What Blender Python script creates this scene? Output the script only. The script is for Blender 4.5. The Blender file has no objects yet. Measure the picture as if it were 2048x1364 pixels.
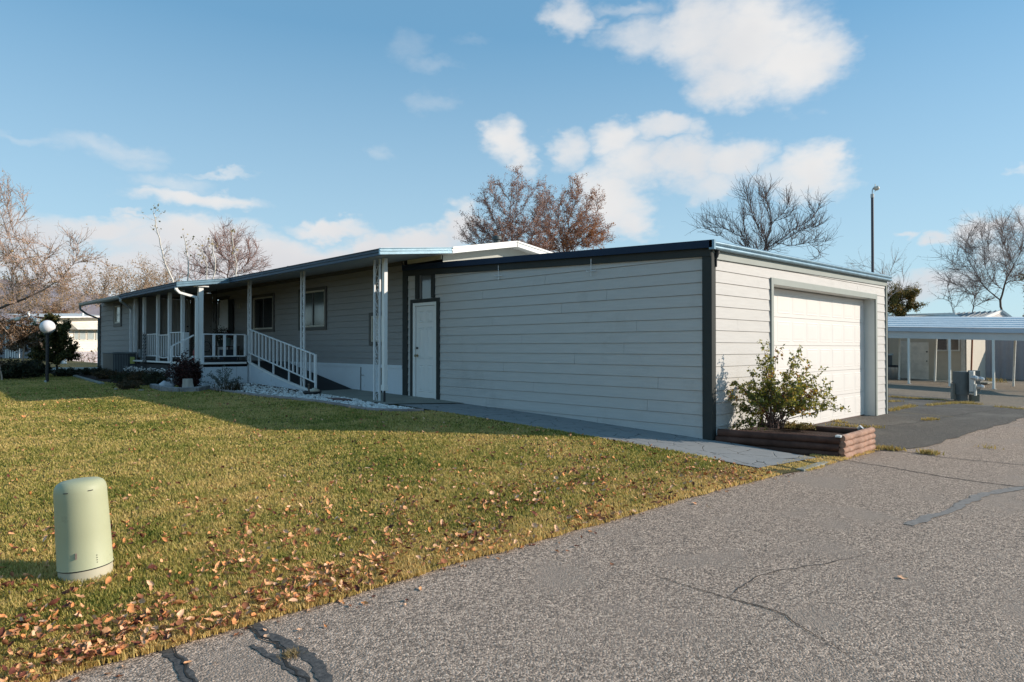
import bpy, math, random
import numpy as np
from mathutils import Vector, kdtree
C = bpy.context.scene
COL = C.collection
R = math.radians
# ---------------------------------------------------------------- camera
CAMZ = 1.48
cam = bpy.data.objects.new('camera', bpy.data.cameras.new('camera'))
COL.objects.link(cam); C.camera = cam
cam.data.lens = 23.7; cam.data.sensor_width = 36; cam.data.clip_end = 6000; cam.data.clip_start = 0.05
cam.location = (0, 0, CAMZ)
cam.rotation_euler = (R(90.553), 0, -R(44.08))
# ---------------------------------------------------------------- light
SUN_EL = 22.8; SUN_AZ = 133.8
se, sa = R(SUN_EL), R(SUN_AZ)
SUN = Vector((math.sin(sa)*math.cos(se), math.cos(sa)*math.cos(se), math.sin(se)))
sl = bpy.data.lights.new('sun', 'SUN'); sl.energy = 4.6; sl.angle = R(0.55); sl.color = (1, .885, .75)
so = bpy.data.objects.new('sun', sl); COL.objects.link(so)
so.rotation_euler = SUN.to_track_quat('Z', 'Y').to_euler(); so.location = (30, -30, 30)
C.view_settings.view_transform = 'Standard'; C.view_settings.look = 'None'
C.view_settings.gamma = 1; C.view_settings.exposure = 0.33
C.render.engine = 'CYCLES'
C.cycles.use_denoising = True
C.cycles.max_bounces = 6; C.cycles.transparent_max_bounces = 8
C.cycles.caustics_reflective = False; C.cycles.caustics_refractive = False

F = 1348.0
def ray(x):
    a = (x-1024)/F
    return (.7184*a+.6957, .7184-.6957*a)
def at(x, t, y=None):
    """world position of photo column x at depth t (and row y)"""
    r = ray(x); p = (r[0]*t, r[1]*t)
    return p if y is None else (p[0], p[1], CAMZ+(695-y)*t/F)
def azel(x, y):
    r = ray(x); z = (695-y)/F
    return math.atan2(r[0], r[1]), math.atan2(z, math.hypot(*r))

class NT:
    def __init__(s, tree): s.t = tree
    def n(s, typ, **kw):
        nd = s.t.nodes.new(typ)
        ins = kw.pop('ins', {})
        for k, v in kw.items(): setattr(nd, k, v)
        for k, v in ins.items(): s.put(nd.inputs[k], v)
        return nd
    def put(s, sock, v):
        if isinstance(v, bpy.types.NodeSocket): s.t.links.new(v, sock)
        else: sock.default_value = v
    def m(s, op, a, b=0, c=None, clamp=False):
        nd = s.n('ShaderNodeMath', operation=op, use_clamp=clamp)
        s.put(nd.inputs[0], a); s.put(nd.inputs[1], b)
        if c is not None: s.put(nd.inputs[2], c)
        return nd.outputs[0]
    def v(s, op, a, b=(0, 0, 0)):
        nd = s.n('ShaderNodeVectorMath', operation=op)
        s.put(nd.inputs[0], a); s.put(nd.inputs[1], b)
        return nd
    def mix(s, f, a, b, typ='MIX'):
        nd = s.n('ShaderNodeMix', data_type='RGBA', blend_type=typ)
        s.put(nd.inputs[0], f)
        s.put(nd.inputs[6], a if isinstance(a, bpy.types.NodeSocket) else (*a, 1)[:4])
        s.put(nd.inputs[7], b if isinstance(b, bpy.types.NodeSocket) else (*b, 1)[:4])
        return nd.outputs[2]
    def noise(s, vec, scale, detail=4, rough=.55, dist=0):
        nd = s.n('ShaderNodeTexNoise'); s.put(nd.inputs['Vector'], vec)
        nd.inputs['Scale'].default_value = scale; nd.inputs['Detail'].default_value = detail
        nd.inputs['Roughness'].default_value = rough; nd.inputs['Distortion'].default_value = dist
        return nd
    def ramp(s, f, pts, interp='LINEAR'):
        nd = s.n('ShaderNodeValToRGB'); nd.color_ramp.interpolation = interp
        el = nd.color_ramp.elements
        while len(el) < len(pts): el.new(.5)
        for e, (p, c) in zip(el, pts):
            e.position = p
            e.color = (*c, 1) if hasattr(c, '__len__') else (c, c, c, 1)
        s.put(nd.inputs[0], f); return nd.outputs[0]
    def maprange(s, v, a, b, c=0, d=1, smooth=False):
        nd = s.n('ShaderNodeMapRange')
        if smooth: nd.interpolation_type = 'SMOOTHSTEP'
        s.put(nd.inputs[0], v)
        for i, x in enumerate((a, b, c, d)): nd.inputs[i+1].default_value = x
        return nd.outputs[0]
# ---------------------------------------------------------------- sky
W = bpy.data.worlds.new('World'); C.world = W; W.use_nodes = True
wt = W.node_tree; wt.nodes.clear(); q = NT(wt)
sky = q.n('ShaderNodeTexSky', sky_type='NISHITA', sun_disc=False, sun_elevation=se, sun_rotation=sa,
          altitude=900, air_density=1.0, dust_density=.35, ozone_density=1.5)
tc = q.n('ShaderNodeTexCoord')
CLOUD_SH, CLOUD_LT = (4.8, 5.0, 5.3), (6.5, 6.35, 6.2)
SKY_TINT, HORIZON = (.80, 1.16, 1.22), (4.3, 5.5, 6.1)
# clouds: soft ellipses in azimuth / elevation (x, y, half-width, half-height in photo pixels, strength)
CL = [(1150,35,48,46,.8),(1250,5,70,22,.45),(1300,70,110,52,.75),(1400,55,120,75,1),(1500,75,150,95,1.15),(1590,130,105,85,1.1),(1480,165,100,50,1),(1390,25,90,50,.95),
 (1625,150,55,50,.95),(1015,285,58,52,1),(1042,315,36,42,.9),(1140,295,42,48,.8),(1228,275,55,48,1),(1320,252,85,30,.9),(1385,262,40,24,.7),(1270,330,70,60,1),(1385,322,95,46,1.05),(1475,318,70,50,1),(1560,350,60,34,.7),
 (1630,335,80,60,1.1),(1665,308,48,42,1),(1600,370,60,34,.9),(1232,400,80,72,1.15),(1182,372,50,38,.9),(1255,445,56,34,1),(1420,365,80,30,.8),
 (60,272,95,12,.32),(215,292,110,26,.42),(250,318,60,16,.36),(330,360,95,20,.5),(450,350,85,9,.55),(395,398,135,22,1.0),(310,388,60,12,.8),
 (250,427,50,8,.7),(210,452,110,26,1.0),(380,478,190,44,1.1),(560,515,330,44,1.25),(660,456,100,18,1.05),(760,486,60,26,1.15),(850,476,80,28,1.15),(925,442,42,40,1.15),
 (60,470,150,60,.95),(150,540,300,60,1.05),(430,540,330,46,1.1),(735,497,40,32,1.2),(1000,520,160,40,.9),
 (1815,467,28,9,.75),(1882,470,34,14,.85),(1950,455,75,30,1.0),(1880,560,110,28,.85),(1790,585,110,42,.85),(2010,500,60,34,.7),(2100,430,90,30,.9),
 (755,315,30,20,.28),(822,90,44,40,.24),(860,125,44,20,.26),(865,198,50,26,.30),(940,70,40,14,.2),(2030,338,20,12,.5),
 (-250,420,260,60,1),(2500,520,300,60,.9)]
grp = bpy.data.node_groups.new('cloud_density', 'ShaderNodeTree')
grp.interface.new_socket('Dir', in_out='INPUT', socket_type='NodeSocketVector')
grp.interface.new_socket('D', in_out='OUTPUT', socket_type='NodeSocketFloat')
g = NT(grp)
gi = g.n('NodeGroupInput'); go = g.n('NodeGroupOutput')
sp = g.n('ShaderNodeSeparateXYZ', ins={0: gi.outputs[0]})
az = g.m('ARCTAN2', sp.outputs[0], sp.outputs[1]); el = g.m('ARCSINE', sp.outputs[2])
cb = g.n('ShaderNodeCombineXYZ', ins={0: az, 1: el}).outputs[0]
wz = g.v('MULTIPLY', cb, (1, 1.6, 1)).outputs[0]
nz = g.noise(wz, 9, 4, .6)
warp = g.v('MULTIPLY', g.v('SUBTRACT', nz.outputs[1], (.5, .5, .5)).outputs[0], (.11, .065, 0)).outputs[0]
nzb = g.noise(wz, 42, 3, .6)
warp2 = g.v('MULTIPLY', g.v('SUBTRACT', nzb.outputs[1], (.5, .5, .5)).outputs[0], (.03, .022, 0)).outputs[0]
pw = g.v('ADD', g.v('ADD', cb, warp).outputs[0], warp2).outputs[0]
acc = None
for (x, y, rx, ry, s) in CL:
    a0, e0 = azel(x, y)
    ra = abs(azel(x+rx, y)[0]-azel(x-rx, y)[0])/2*1.22; re = abs(azel(x, y-ry)[1]-azel(x, y+ry)[1])/2*1.22
    d = g.n('ShaderNodeVectorMath', operation='MULTIPLY_ADD', ins={0: pw, 1: (1/ra, 1/re, 0), 2: (-a0/ra, -e0/re, 0)}).outputs[0]
    dd = g.v('DOT_PRODUCT', d, d).outputs['Value']
    f = g.m('MULTIPLY_ADD', dd, -s, s)
    acc = f if acc is None else g.m('MAXIMUM', acc, f)
acc = g.m('MAXIMUM', acc, 0)
nf = g.noise(wz, 24, 5, .6)
fin = g.m('ADD', acc, g.m('MULTIPLY', g.m('SUBTRACT', nf.outputs[0], .5), g.m('MINIMUM', acc, .5)))
g.put(go.inputs[0], fin)
gen = tc.outputs['Generated']
nd = q.n('ShaderNodeGroup'); nd.node_tree = grp; q.put(nd.inputs[0], gen); D0 = nd.outputs[0]
alpha = q.maprange(D0, -.02, 1.15, 0, .97, True)
nl = q.noise(gen, 7, 3, .5)
lit = q.m('ADD', q.maprange(D0, .35, 1.25, 1, .55), q.m('MULTIPLY', q.m('SUBTRACT', nl.outputs[0], .5), 1.7), clamp=True)
szp = q.n('ShaderNodeSeparateXYZ', ins={0: gen})
ccol = q.mix(q.maprange(szp.outputs[2], .05, .20, .8, 0), q.mix(lit, CLOUD_SH, CLOUD_LT), (4.7, 4.6, 4.9))
skyc = q.mix(.5, q.mix(1.0, sky.outputs[0], SKY_TINT, 'MULTIPLY'), (1.62, 3.50, 5.25))
up = q.maprange(szp.outputs[2], -.02, .02, 0, 1)
hz = q.maprange(szp.outputs[2], 0.0, .42, 1, 0)
skyh = q.mix(q.m('MULTIPLY', hz, .80), skyc, HORIZON)
wc = q.mix(q.m('MULTIPLY', alpha, up), skyh, ccol)
bg = q.n('ShaderNodeBackground', ins={0: wc, 1: .11})
wo = q.n('ShaderNodeOutputWorld', ins={0: bg.outputs[0]})
W.cycles.sampling_method = 'MANUAL'; W.cycles.sample_map_resolution = 512

# ---------------------------------------------------------------- materials
MAT = {}
def mat(name, col, rough=.8, var=.15, scale=3, bump=0, bscale=40, stretch=(1, 1, 1), metal=0, dirt=None, spec=.5, alt=None, detail=5, coat=0):
    if name in MAT: return MAT[name]
    m = bpy.data.materials.new(name); m.use_nodes = True; t = m.node_tree; t.nodes.clear(); k = NT(t)
    tcn = k.n('ShaderNodeTexCoord').outputs['Object']
    vec = k.v('MULTIPLY', tcn, stretch).outputs[0]
    n = k.noise(vec, scale, detail)
    f = k.maprange(n.outputs[0], .3, .7, 0, 1)
    c1 = tuple(min(1, c*(1+var)) for c in col); c0 = alt if alt else tuple(c*(1-var) for c in col)
    c = k.mix(f, c0, c1)
    if dirt:
        n2 = k.noise(tcn, dirt[1], 6, .7)
        c = k.mix(k.maprange(n2.outputs[0], dirt[2], dirt[2]+.12, 0, dirt[3]), c, dirt[0])
    b = k.n('ShaderNodeBsdfPrincipled', ins={'Base Color': c, 'Roughness': rough, 'Metallic': metal, 'Specular IOR Level': spec, 'Coat Weight': coat})
    if bump:
        n3 = k.noise(vec, bscale, 4, .6)
        bp = k.n('ShaderNodeBump', ins={'Height': n3.outputs[0], 'Strength': bump, 'Distance': .01})
        k.put(b.inputs['Normal'], bp.outputs[0])
    k.n('ShaderNodeOutputMaterial', ins={0: b.outputs[0]})
    MAT[name] = m; return m
def leafmat(name, stops, rough=.6, trans=.3, scale=1.0, attr=False):
    """foliage: colour per leaf from a random attribute"""
    if name in MAT: return MAT[name]
    m = bpy.data.materials.new(name); m.use_nodes = True; t = m.node_tree; t.nodes.clear(); k = NT(t)
    if attr == 'obj': f = k.n('ShaderNodeObjectInfo').outputs['Random']
    else: f = k.n('ShaderNodeAttribute', attribute_name='rnd').outputs['Fac']
    c = k.ramp(f, stops)
    if attr == 'obj' or scale:
        n = k.noise(k.n('ShaderNodeTexCoord').outputs['Object'], 30*scale, 3)
        c = k.mix(k.maprange(n.outputs[0], .35, .7, 0, .35), c, (.05, .02, .01))
    b = k.n('ShaderNodeBsdfPrincipled', ins={'Base Color': c, 'Roughness': rough, 'Specular IOR Level': .3})
    tr = k.n('ShaderNodeBsdfTranslucent', ins={'Color': c})
    mx = k.n('ShaderNodeMixShader', ins={0: trans, 1: b.outputs[0], 2: tr.outputs[0]})
    k.n('ShaderNodeOutputMaterial', ins={0: mx.outputs[0]})
    MAT[name] = m; return m
def glassmat(name, tint, rough=.05):
    m = mat(name, tint, rough, .1, 2, spec=.9); return m

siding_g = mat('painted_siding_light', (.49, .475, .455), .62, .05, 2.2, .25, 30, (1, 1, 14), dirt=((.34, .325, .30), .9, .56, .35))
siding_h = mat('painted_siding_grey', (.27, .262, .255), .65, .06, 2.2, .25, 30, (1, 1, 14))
trim_d = mat('trim_paint_shade_tone', (.040, .044, .042), .7, .08, 3, spec=.2)  # trim paint darkened: shade of the side wall is put into the colour
trim_l = mat('trim_paint_sun_tone', (.26, .285, .26), .55, .06, 3)  # same trim paint lightened: sun on the front is put into the colour
navy = mat('navy_metal', (.012, .026, .055), .6, .12, 2, spec=.2)
bluem = mat('blue_metal_fascia', (.19, .30, .37), .32, .18, 6, .05, 10, metal=.25)
fascia_shade = mat('blue_fascia_shade_tone', (.075, .11, .155), .55, .1, 3, spec=.3)  # fascia sides facing away from the sun: shade put into the colour
white = mat('white_paint', (.78, .77, .74), .5, .04, 2, dirt=((.45, .42, .36), 4, .62, .5))
skirt_m = mat('white_skirting', (.62, .66, .70), .45, .05, 1.5, dirt=((.38, .36, .33), 3, .60, .5))
post_m = mat('white_enamel', (.70, .71, .72), .4, .05, 8, dirt=((.4, .33, .26), 9, .64, .6))
doorw = mat('white_door_paint', (.74, .73, .71), .45, .02, 2)
gdoor = mat('garage_door_paint', (.70, .665, .63), .5, .02, 2, .06, 90)
glass_d = glassmat('dark_window_glass', (.018, .02, .022))
glass_m = glassmat('curtained_window_glass', (.075, .09, .085), .12)
winframe = mat('cream_window_frame', (.50, .46, .38), .5, .04)
soffit = mat('soffit_paint', (.42, .43, .43), .7, .05)
metal_r = mat('roof_metal', (.55, .56, .55), .45, .08, 3)
brass = mat('aged_brass', (.35, .28, .18), .35, .1, metal=.8)
blackm = mat('black_iron', (.015, .015, .017), .5, .1)
steel = mat('galvanised_steel', (.45, .46, .47), .4, .1, metal=.6)

# ---------------------------------------------------------------- mesh builders
def tag(o, label=None, cat=None, group=None, kind=None):
    if label: o['label'] = label
    if cat: o['category'] = cat
    if group: o['group'] = group
    if kind: o['kind'] = kind
    return o
def wloc(o):
    v = Vector((0, 0, 0))
    while o: v += Vector(o.location); o = o.parent
    return v
def empty(name, loc, label, cat, group=None):
    o = bpy.data.objects.new(name, None); COL.objects.link(o); o.location = loc
    o.empty_display_size = .2
    return tag(o, label, cat, group)
def np_mesh(name, V, Fs, m, parent=None, rnd=None, smooth=False, origin=None, mats=None, midx=None):
    """V (n,3) array; Fs: list of int arrays (m,k)"""
    V = np.asarray(V, dtype=np.float32)
    lo, hi = V.min(0), V.max(0)
    org = np.array(origin if origin is not None else ((lo[0]+hi[0])/2, (lo[1]+hi[1])/2, lo[2]), dtype=np.float32)
    me = bpy.data.meshes.new(name)
    me.vertices.add(len(V)); me.vertices.foreach_set('co', (V-org).ravel())
    Fs = [np.asarray(f, dtype=np.int32) for f in Fs if len(f)]
    tot = sum(f.size for f in Fs); npoly = sum(len(f) for f in Fs)
    me.loops.add(tot); me.loops.foreach_set('vertex_index', np.concatenate([f.ravel() for f in Fs]))
    sizes = np.concatenate([np.full(len(f), f.shape[1], dtype=np.int32) for f in Fs])
    starts = np.concatenate([[0], np.cumsum(sizes)[:-1]]).astype(np.int32)
    me.polygons.add(npoly); me.polygons.foreach_set('loop_start', starts); me.polygons.foreach_set('loop_total', sizes)
    if smooth: me.polygons.foreach_set('use_smooth', np.ones(npoly, dtype=bool))
    for mm in (mats or [m]): me.materials.append(mm)
    if midx is not None: me.polygons.foreach_set('material_index', np.asarray(midx, dtype=np.int32))
    me.update(calc_edges=True)
    if rnd is not None:
        at_ = me.attributes.new('rnd', 'FLOAT', 'POINT'); at_.data.foreach_set('value', np.asarray(rnd, dtype=np.float32))
    o = bpy.data.objects.new(name, me); COL.objects.link(o)
    if parent:
        o.parent = parent; pl = wloc(parent); o.location = Vector(org.tolist())-pl
    else: o.location = org.tolist()
    return o
class MB:
    def __init__(s): s.v = []; s.f = []; s.smf = []
    def add(s, vs, fs, sm=False):
        n = len(s.v); s.v += [tuple(p) for p in vs]
        for f in fs: s.f.append(tuple(i+n for i in f)); s.smf.append(sm)
        return s
    def box(s, a, b):
        x0, x1 = sorted((a[0], b[0])); y0, y1 = sorted((a[1], b[1])); z0, z1 = sorted((a[2], b[2]))
        vs = [(x0, y0, z0), (x1, y0, z0), (x1, y1, z0), (x0, y1, z0), (x0, y0, z1), (x1, y0, z1), (x1, y1, z1), (x0, y1, z1)]
        return s.add(vs, [(0, 3, 2, 1), (4, 5, 6, 7), (0, 1, 5, 4), (1, 2, 6, 5), (2, 3, 7, 6), (3, 0, 4, 7)])
    def bar(s, p, r, w, h, upv=(0, 0, 1)):
        p, r = Vector(p), Vector(r); d = (r-p).normalized(); u = Vector(upv)
        if abs(d.dot(u)) > .99: u = Vector((0, 1, 0))
        sd = d.cross(u).normalized(); u = sd.cross(d)
        vs = []
        for c in (p, r):
            for i, j in ((-1, -1), (1, -1), (1, 1), (-1, 1)): vs.append(c+sd*i*w/2+u*j*h/2)
        return s.add(vs, [(0, 3, 2, 1), (4, 5, 6, 7), (0, 1, 5, 4), (1, 2, 6, 5), (2, 3, 7, 6), (3, 0, 4, 7)])
    def cyl(s, p, r, r0, r1=None, k=12, caps=True):
        r1 = r0 if r1 is None else r1
        p, r = Vector(p), Vector(r); d = (r-p).normalized(); u = Vector((0, 0, 1))
        if abs(d.dot(u)) > .99: u = Vector((0, 1, 0))
        a = d.cross(u).normalized(); b = d.cross(a)
        vs = []
        for c, rr in ((p, r0), (r, r1)):
            for i in range(k):
                t = 2*math.pi*i/k; vs.append(c+a*math.cos(t)*rr+b*math.sin(t)*rr)
        s.add(vs, [(i, (i+1) % k, k+(i+1) % k, k+i) for i in range(k)], True)
        if caps:
            s.add(vs[:k], [tuple(range(k))[::-1]]); s.add(vs[k:], [tuple(range(k))])
        return s
    def tube(s, pts, r, k=6):
        for i in range(len(pts)-1):
            s.cyl(pts[i], pts[i+1], r, r, k, True)
        return s
    def lathe(s, c, prof, k=24, tilt=None):
        vs = []; c = Vector(c)
        for (rr, z) in prof:
            for i in range(k):
                t = 2*math.pi*i/k; p = Vector((math.cos(t)*rr, math.sin(t)*rr, z))
                if tilt: p = tilt @ p
                vs.append(c+p)
        fs = []
        for j in range(len(prof)-1):
            for i in range(k): fs.append((j*k+i, j*k+(i+1) % k, (j+1)*k+(i+1) % k, (j+1)*k+i))
        s.add(vs, fs, True)
        s.add([vs[i] for i in range(k)], [tuple(range(k))[::-1]]); s.add(vs[-k:], [tuple(range(k))])
        return s
    def extr(s, poly, p, r, up=(0, 0, 1)):
        """extrude 2-D profile (side, up) from p to r; side = d x up"""
        p, r = Vector(p), Vector(r); d = (r-p).normalized(); u = Vector(up); sd = d.cross(u).normalized()
        n = len(poly); vs = [c+sd*a+u*b for c in (p, r) for a, b in poly]
        return s.add(vs, [(i, (i+1) % n, n+(i+1) % n, n+i) for i in range(n)]+[tuple(range(n))[::-1], tuple(range(n, 2*n))])
    def sphere(s, c, r, k=16, sc=(1, 1, 1)):
        n = k//2; prof = []
        vs = []; c = Vector(c)
        for j in range(n+1):
            ph = math.pi*j/n
            for i in range(k):
                t = 2*math.pi*i/k
                vs.append(c+Vector((math.sin(ph)*math.cos(t)*r*sc[0], math.sin(ph)*math.sin(t)*r*sc[1], -math.cos(ph)*r*sc[2])))
        return s.add(vs, [(j*k+i, j*k+(i+1) % k, (j+1)*k+(i+1) % k, (j+1)*k+i) for j in range(n) for i in range(k)], True)
    def quad(s, *p): return s.add(p, [tuple(range(len(p)))])
    def build(s, name, m, parent=None, bevel=0, label=None):
        V = np.array(s.v, dtype=np.float64)
        lo, hi = V.min(0), V.max(0); org = Vector(((lo[0]+hi[0])/2, (lo[1]+hi[1])/2, lo[2]))
        me = bpy.data.meshes.new(name)
        me.from_pydata([tuple(Vector(p)-org) for p in s.v], [], s.f)
        me.polygons.foreach_set('use_smooth', s.smf)
        me.materials.append(m); me.update()
        o = bpy.data.objects.new(name, me); COL.objects.link(o)
        if parent: o.parent = parent; o.location = org-wloc(parent)
        else: o.location = org
        if bevel:
            bv = o.modifiers.new('bevel', 'BEVEL'); bv.width = bevel; bv.segments = 2; bv.limit_method = 'ANGLE'; bv.angle_limit = R(50)
        if label: o['label'] = label
        return o
def children(o): return [c for c in bpy.data.objects if c.parent == o]
def copy_tree(o, parent=None, loc=None):
    c = o.copy(); COL.objects.link(c); c.parent = parent
    if loc is not None: c.location = loc
    for ch in children(o): copy_tree(ch, c)
    return c

# ---------------------------------------------------------------- terrain height
_fv = [(-60, 0), (2.6, 0), (3.5, .02), (5, .12), (8, .24), (12, .36), (18.5, .49), (26, .58), (35, .64), (70, .85), (140, 1.0), (3000, 1.0)]
def sstep(x, a, b): x = np.clip((x-a)/(b-a), 0, 1); return x*x*(3-2*x)
def G(u, v):
    u = np.asarray(u, dtype=float); v = np.asarray(v, dtype=float)
    f = np.interp(v, [p[0] for p in _fv], [p[1] for p in _fv])
    # smooth a little
    f = (f+np.interp(v-.5, [p[0] for p in _fv], [p[1] for p in _fv])+np.interp(v+.5, [p[0] for p in _fv], [p[1] for p in _fv]))/3
    w = 1-sstep(u, 8.95, 10.2)
    z = f*w
    tilt = .035*(v-9.5)
    far = sstep(u, 17, 33)
    z = z*(1-far)+far*(-.25+np.clip(tilt, -.25, .25))
    return z
def Gf(u, v): return float(G(u, v))
# ================================================================ ground sheets
rng = np.random.default_rng(7); random.seed(7)
def ground_mats():
    def base(name):
        m = bpy.data.materials.new(name); m.use_nodes = True; t = m.node_tree; t.nodes.clear(); return m, NT(t)
    def fin(m, k, c, rough, h=None, st=.5, dist=.01, spec=.3):
        b = k.n('ShaderNodeBsdfPrincipled', ins={'Base Color': c, 'Roughness': rough, 'Specular IOR Level': spec})
        if h is not None:
            bp = k.n('ShaderNodeBump', ins={'Height': h, 'Strength': st, 'Distance': dist}); k.put(b.inputs['Normal'], bp.outputs[0])
        k.n('ShaderNodeOutputMaterial', ins={0: b.outputs[0]}); return m
    # worn chip-seal asphalt
    def asphalt(name, stops, patch, warm, scale=88, wornsc=1.1, bump=.9):
        m, k = base(name); pos = k.n('ShaderNodeNewGeometry').outputs['Position']
        wv = k.noise(pos, 30, 3)
        pv = k.v('ADD', pos, k.v('MULTIPLY', wv.outputs[1], (.02, .02, .02)).outputs[0]).outputs[0]
        vo = k.n('ShaderNodeTexVoronoi', ins={'Vector': pv, 'Scale': scale})
        vo2 = k.n('ShaderNodeTexVoronoi', ins={'Vector': pv, 'Scale': scale*2.3})
        sp_ = k.n('ShaderNodeSeparateColor', ins={0: vo.outputs['Color']}); sp2 = k.n('ShaderNodeSeparateColor', ins={0: vo2.outputs['Color']})
        r = k.m('ADD', k.m('MULTIPLY', sp_.outputs[0], .6), k.m('MULTIPLY', sp2.outputs[0], .4))
        c = k.ramp(r, stops)
        big = k.noise(pos, wornsc, 6, .62); big2 = k.noise(pos, .35, 4, .6)
        worn = k.maprange(big.outputs[0], .50, .66, 0, .8, True)
        c = k.mix(worn, c, patch)
        c = k.mix(k.maprange(big2.outputs[0], .35, .7, 0, .35), c, warm)
        fine = k.noise(pos, 160, 2)
        c = k.mix(k.maprange(fine.outputs[0], .35, .65, 0, .3), c, (.02, .02, .02))
        h = k.m('SUBTRACT', k.m('MULTIPLY', r, k.m('SUBTRACT', 1.15, worn)), k.m('MULTIPLY', vo.outputs['Distance'], 12*62/88*.06))
        return fin(m, k, c, .85, h, bump, .012)
    road = asphalt('road_asphalt', [(0, (.045, .04, .036)), (.30, (.165, .130, .105)), (.55, (.45, .35, .275)), (.8, (.82, .63, .49)), (1, (.95, .78, .64))], (.35, .28, .225), (.40, .31, .245))
    drive = asphalt('driveway_asphalt', [(0, (.03, .028, .026)), (.5, (.09, .082, .073)), (.8, (.22, .20, .17)), (1, (.36, .33, .28))], (.17, .155, .13), (.26, .225, .18), 90, .8)
    lot = asphalt('lot_asphalt', [(0, (.08, .07, .055)), (.5, (.23, .19, .145)), (1, (.46, .38, .29))], (.17, .15, .12), (.36, .28, .19), 90, .4)
    # lawn soil/turf under the blades
    m, k = base('lawn_turf'); pos = k.n('ShaderNodeNewGeometry').outputs['Position']
    n1 = k.noise(pos, .55, 5, .6); n2 = k.noise(pos, 4.5, 5, .65); n3 = k.noise(pos, 60, 4, .7)
    f = k.m('ADD', k.m('MULTIPLY', n1.outputs[0], .55), k.m('MULTIPLY', n2.outputs[0], .45))
    c = k.ramp(f, [(.36, (.06, .07, .018)), (.5, (.11, .10, .03)), (.62, (.18, .14, .05))])
    c = k.mix(k.maprange(n3.outputs[0], .35, .7, .75, 0), c, (.03, .028, .012))
    turf = fin(m, k, c, .95, n3.outputs[0], .8, .03)
    m, k = base('soil'); pos = k.n('ShaderNodeNewGeometry').outputs['Position']
    n1 = k.noise(pos, .3, 6, .6); n3 = k.noise(pos, 25, 4, .7)
    c = k.ramp(n1.outputs[0], [(.3, (.10, .09, .04)), (.6, (.20, .16, .07)), (.8, (.28, .22, .12))])
    c = k.mix(k.maprange(n3.outputs[0], .4, .7, .6, 0), c, (.04, .035, .02))
    soil = fin(m, k, c, .95, n3.outputs[0], .5, .03)
    m, k = base('mulch'); pos = k.n('ShaderNodeNewGeometry').outputs['Position']
    n3 = k.noise(pos, 40, 5, .7); c = k.ramp(n3.outputs[0], [(.3, (.015, .010, .008)), (.6, (.07, .04, .03)), (.8, (.14, .09, .06))])
    mulch = fin(m, k, c, .95, n3.outputs[0], 1, .03)
    # stamped concrete: irregular flagstones
    m, k = base('stamped_concrete'); pos = k.n('ShaderNodeNewGeometry').outputs['Position']
    wv = k.noise(pos, 2.5, 3); pv = k.v('ADD', pos, k.v('MULTIPLY', wv.outputs[1], (.16, .16, 0)).outputs[0]).outputs[0]
    vo = k.n('ShaderNodeTexVoronoi', feature='DISTANCE_TO_EDGE', ins={'Vector': pv, 'Scale': 2.7})
    gap = k.noise(pos, 7, 3)
    ln = k.maprange(vo.outputs['Distance'], .004, .022, 1, 0)
    ln = k.m('MULTIPLY', ln, k.maprange(gap.outputs[0], .42, .56, 0, 1))
    n1 = k.noise(pos, 3, 6, .6); n2 = k.noise(pos, 60, 3)
    c = k.mix(n1.outputs[0], (.19, .20, .205), (.30, .30, .295))
    c = k.mix(ln, c, (.05, .05, .048))
    h = k.m('ADD', k.m('MULTIPLY', ln, -1.0), k.m('MULTIPLY', n2.outputs[0], .25))
    stamped = fin(m, k, c, .75, h, .7, .015)
    m, k = base('broom_concrete'); pos = k.n('ShaderNodeNewGeometry').outputs['Position']
    n1 = k.noise(pos, 2.2, 6, .65); n2 = k.noise(pos, 90, 3)
    c = k.mix(k.maprange(n1.outputs[0], .3, .7), (.23, .23, .20), (.33, .32, .27))
    c = k.mix(k.maprange(n2.outputs[0], .4, .7, .25, 0), c, (.1, .1, .09))
    conc = fin(m, k, c, .85, n2.outputs[0], .3, .005)
    m, k = base('crack_sealant'); pos = k.n('ShaderNodeNewGeometry').outputs['Position']
    n2 = k.noise(pos, 50, 4); c = k.mix(k.maprange(n2.outputs[0], .35, .7), (.045, .044, .044), (.11, .105, .10))
    seal = fin(m, k, c, .7, n2.outputs[0], .4, .004)
    return road, drive, lot, turf, soil, mulch, stamped, conc, seal
road_m, drive_m, lot_m, turf_m, soil_m, mulch_m, stamp_m, conc_m, seal_m = ground_mats()

def grid_sheet(name, us, vs_lo, vs_hi, nv, off, m, kind='structure'):
    """strip between two curves v_lo(u), v_hi(u)"""
    us = np.asarray(us, float); lo = np.array([vs_lo(u) for u in us]); hi = np.array([vs_hi(u) for u in us])
    t = np.linspace(0, 1, nv+1)
    U = np.repeat(us[:, None], nv+1, 1); Vv = lo[:, None]+(hi-lo)[:, None]*t[None]
    Z = G(U, Vv)+off
    P = np.stack([U, Vv, Z], -1).reshape(-1, 3); n = nv+1
    i, j = np.meshgrid(np.arange(len(us)-1), np.arange(nv), indexing='ij'); a = (i*n+j).ravel()
    Fq = np.stack([a, a+n, a+n+1, a+1], 1)
    o = np_mesh(name, P, [Fq], m, smooth=True, origin=(0, 0, 0)); tag(o, kind=kind); return o
def graded(a, b, n0, r):  # signed graded coordinates out to far
    x = [0.0]; st = n0
    while x[-1] < b: x.append(x[-1]+st); st *= r
    y = [0.0]; st = n0
    while y[-1] > a: y.append(y[-1]-st); st *= r
    return sorted(set(y+x))
gu = [6+x for x in graded(-3500, 3500, .5, 1.07)]; gv = [8+x for x in graded(-3500, 3500, .5, 1.07)]
U, Vv = np.meshgrid(gu, gv, indexing='ij'); P = np.stack([U, Vv, G(U, Vv)-.05], -1).reshape(-1, 3); n = len(gv)
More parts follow.
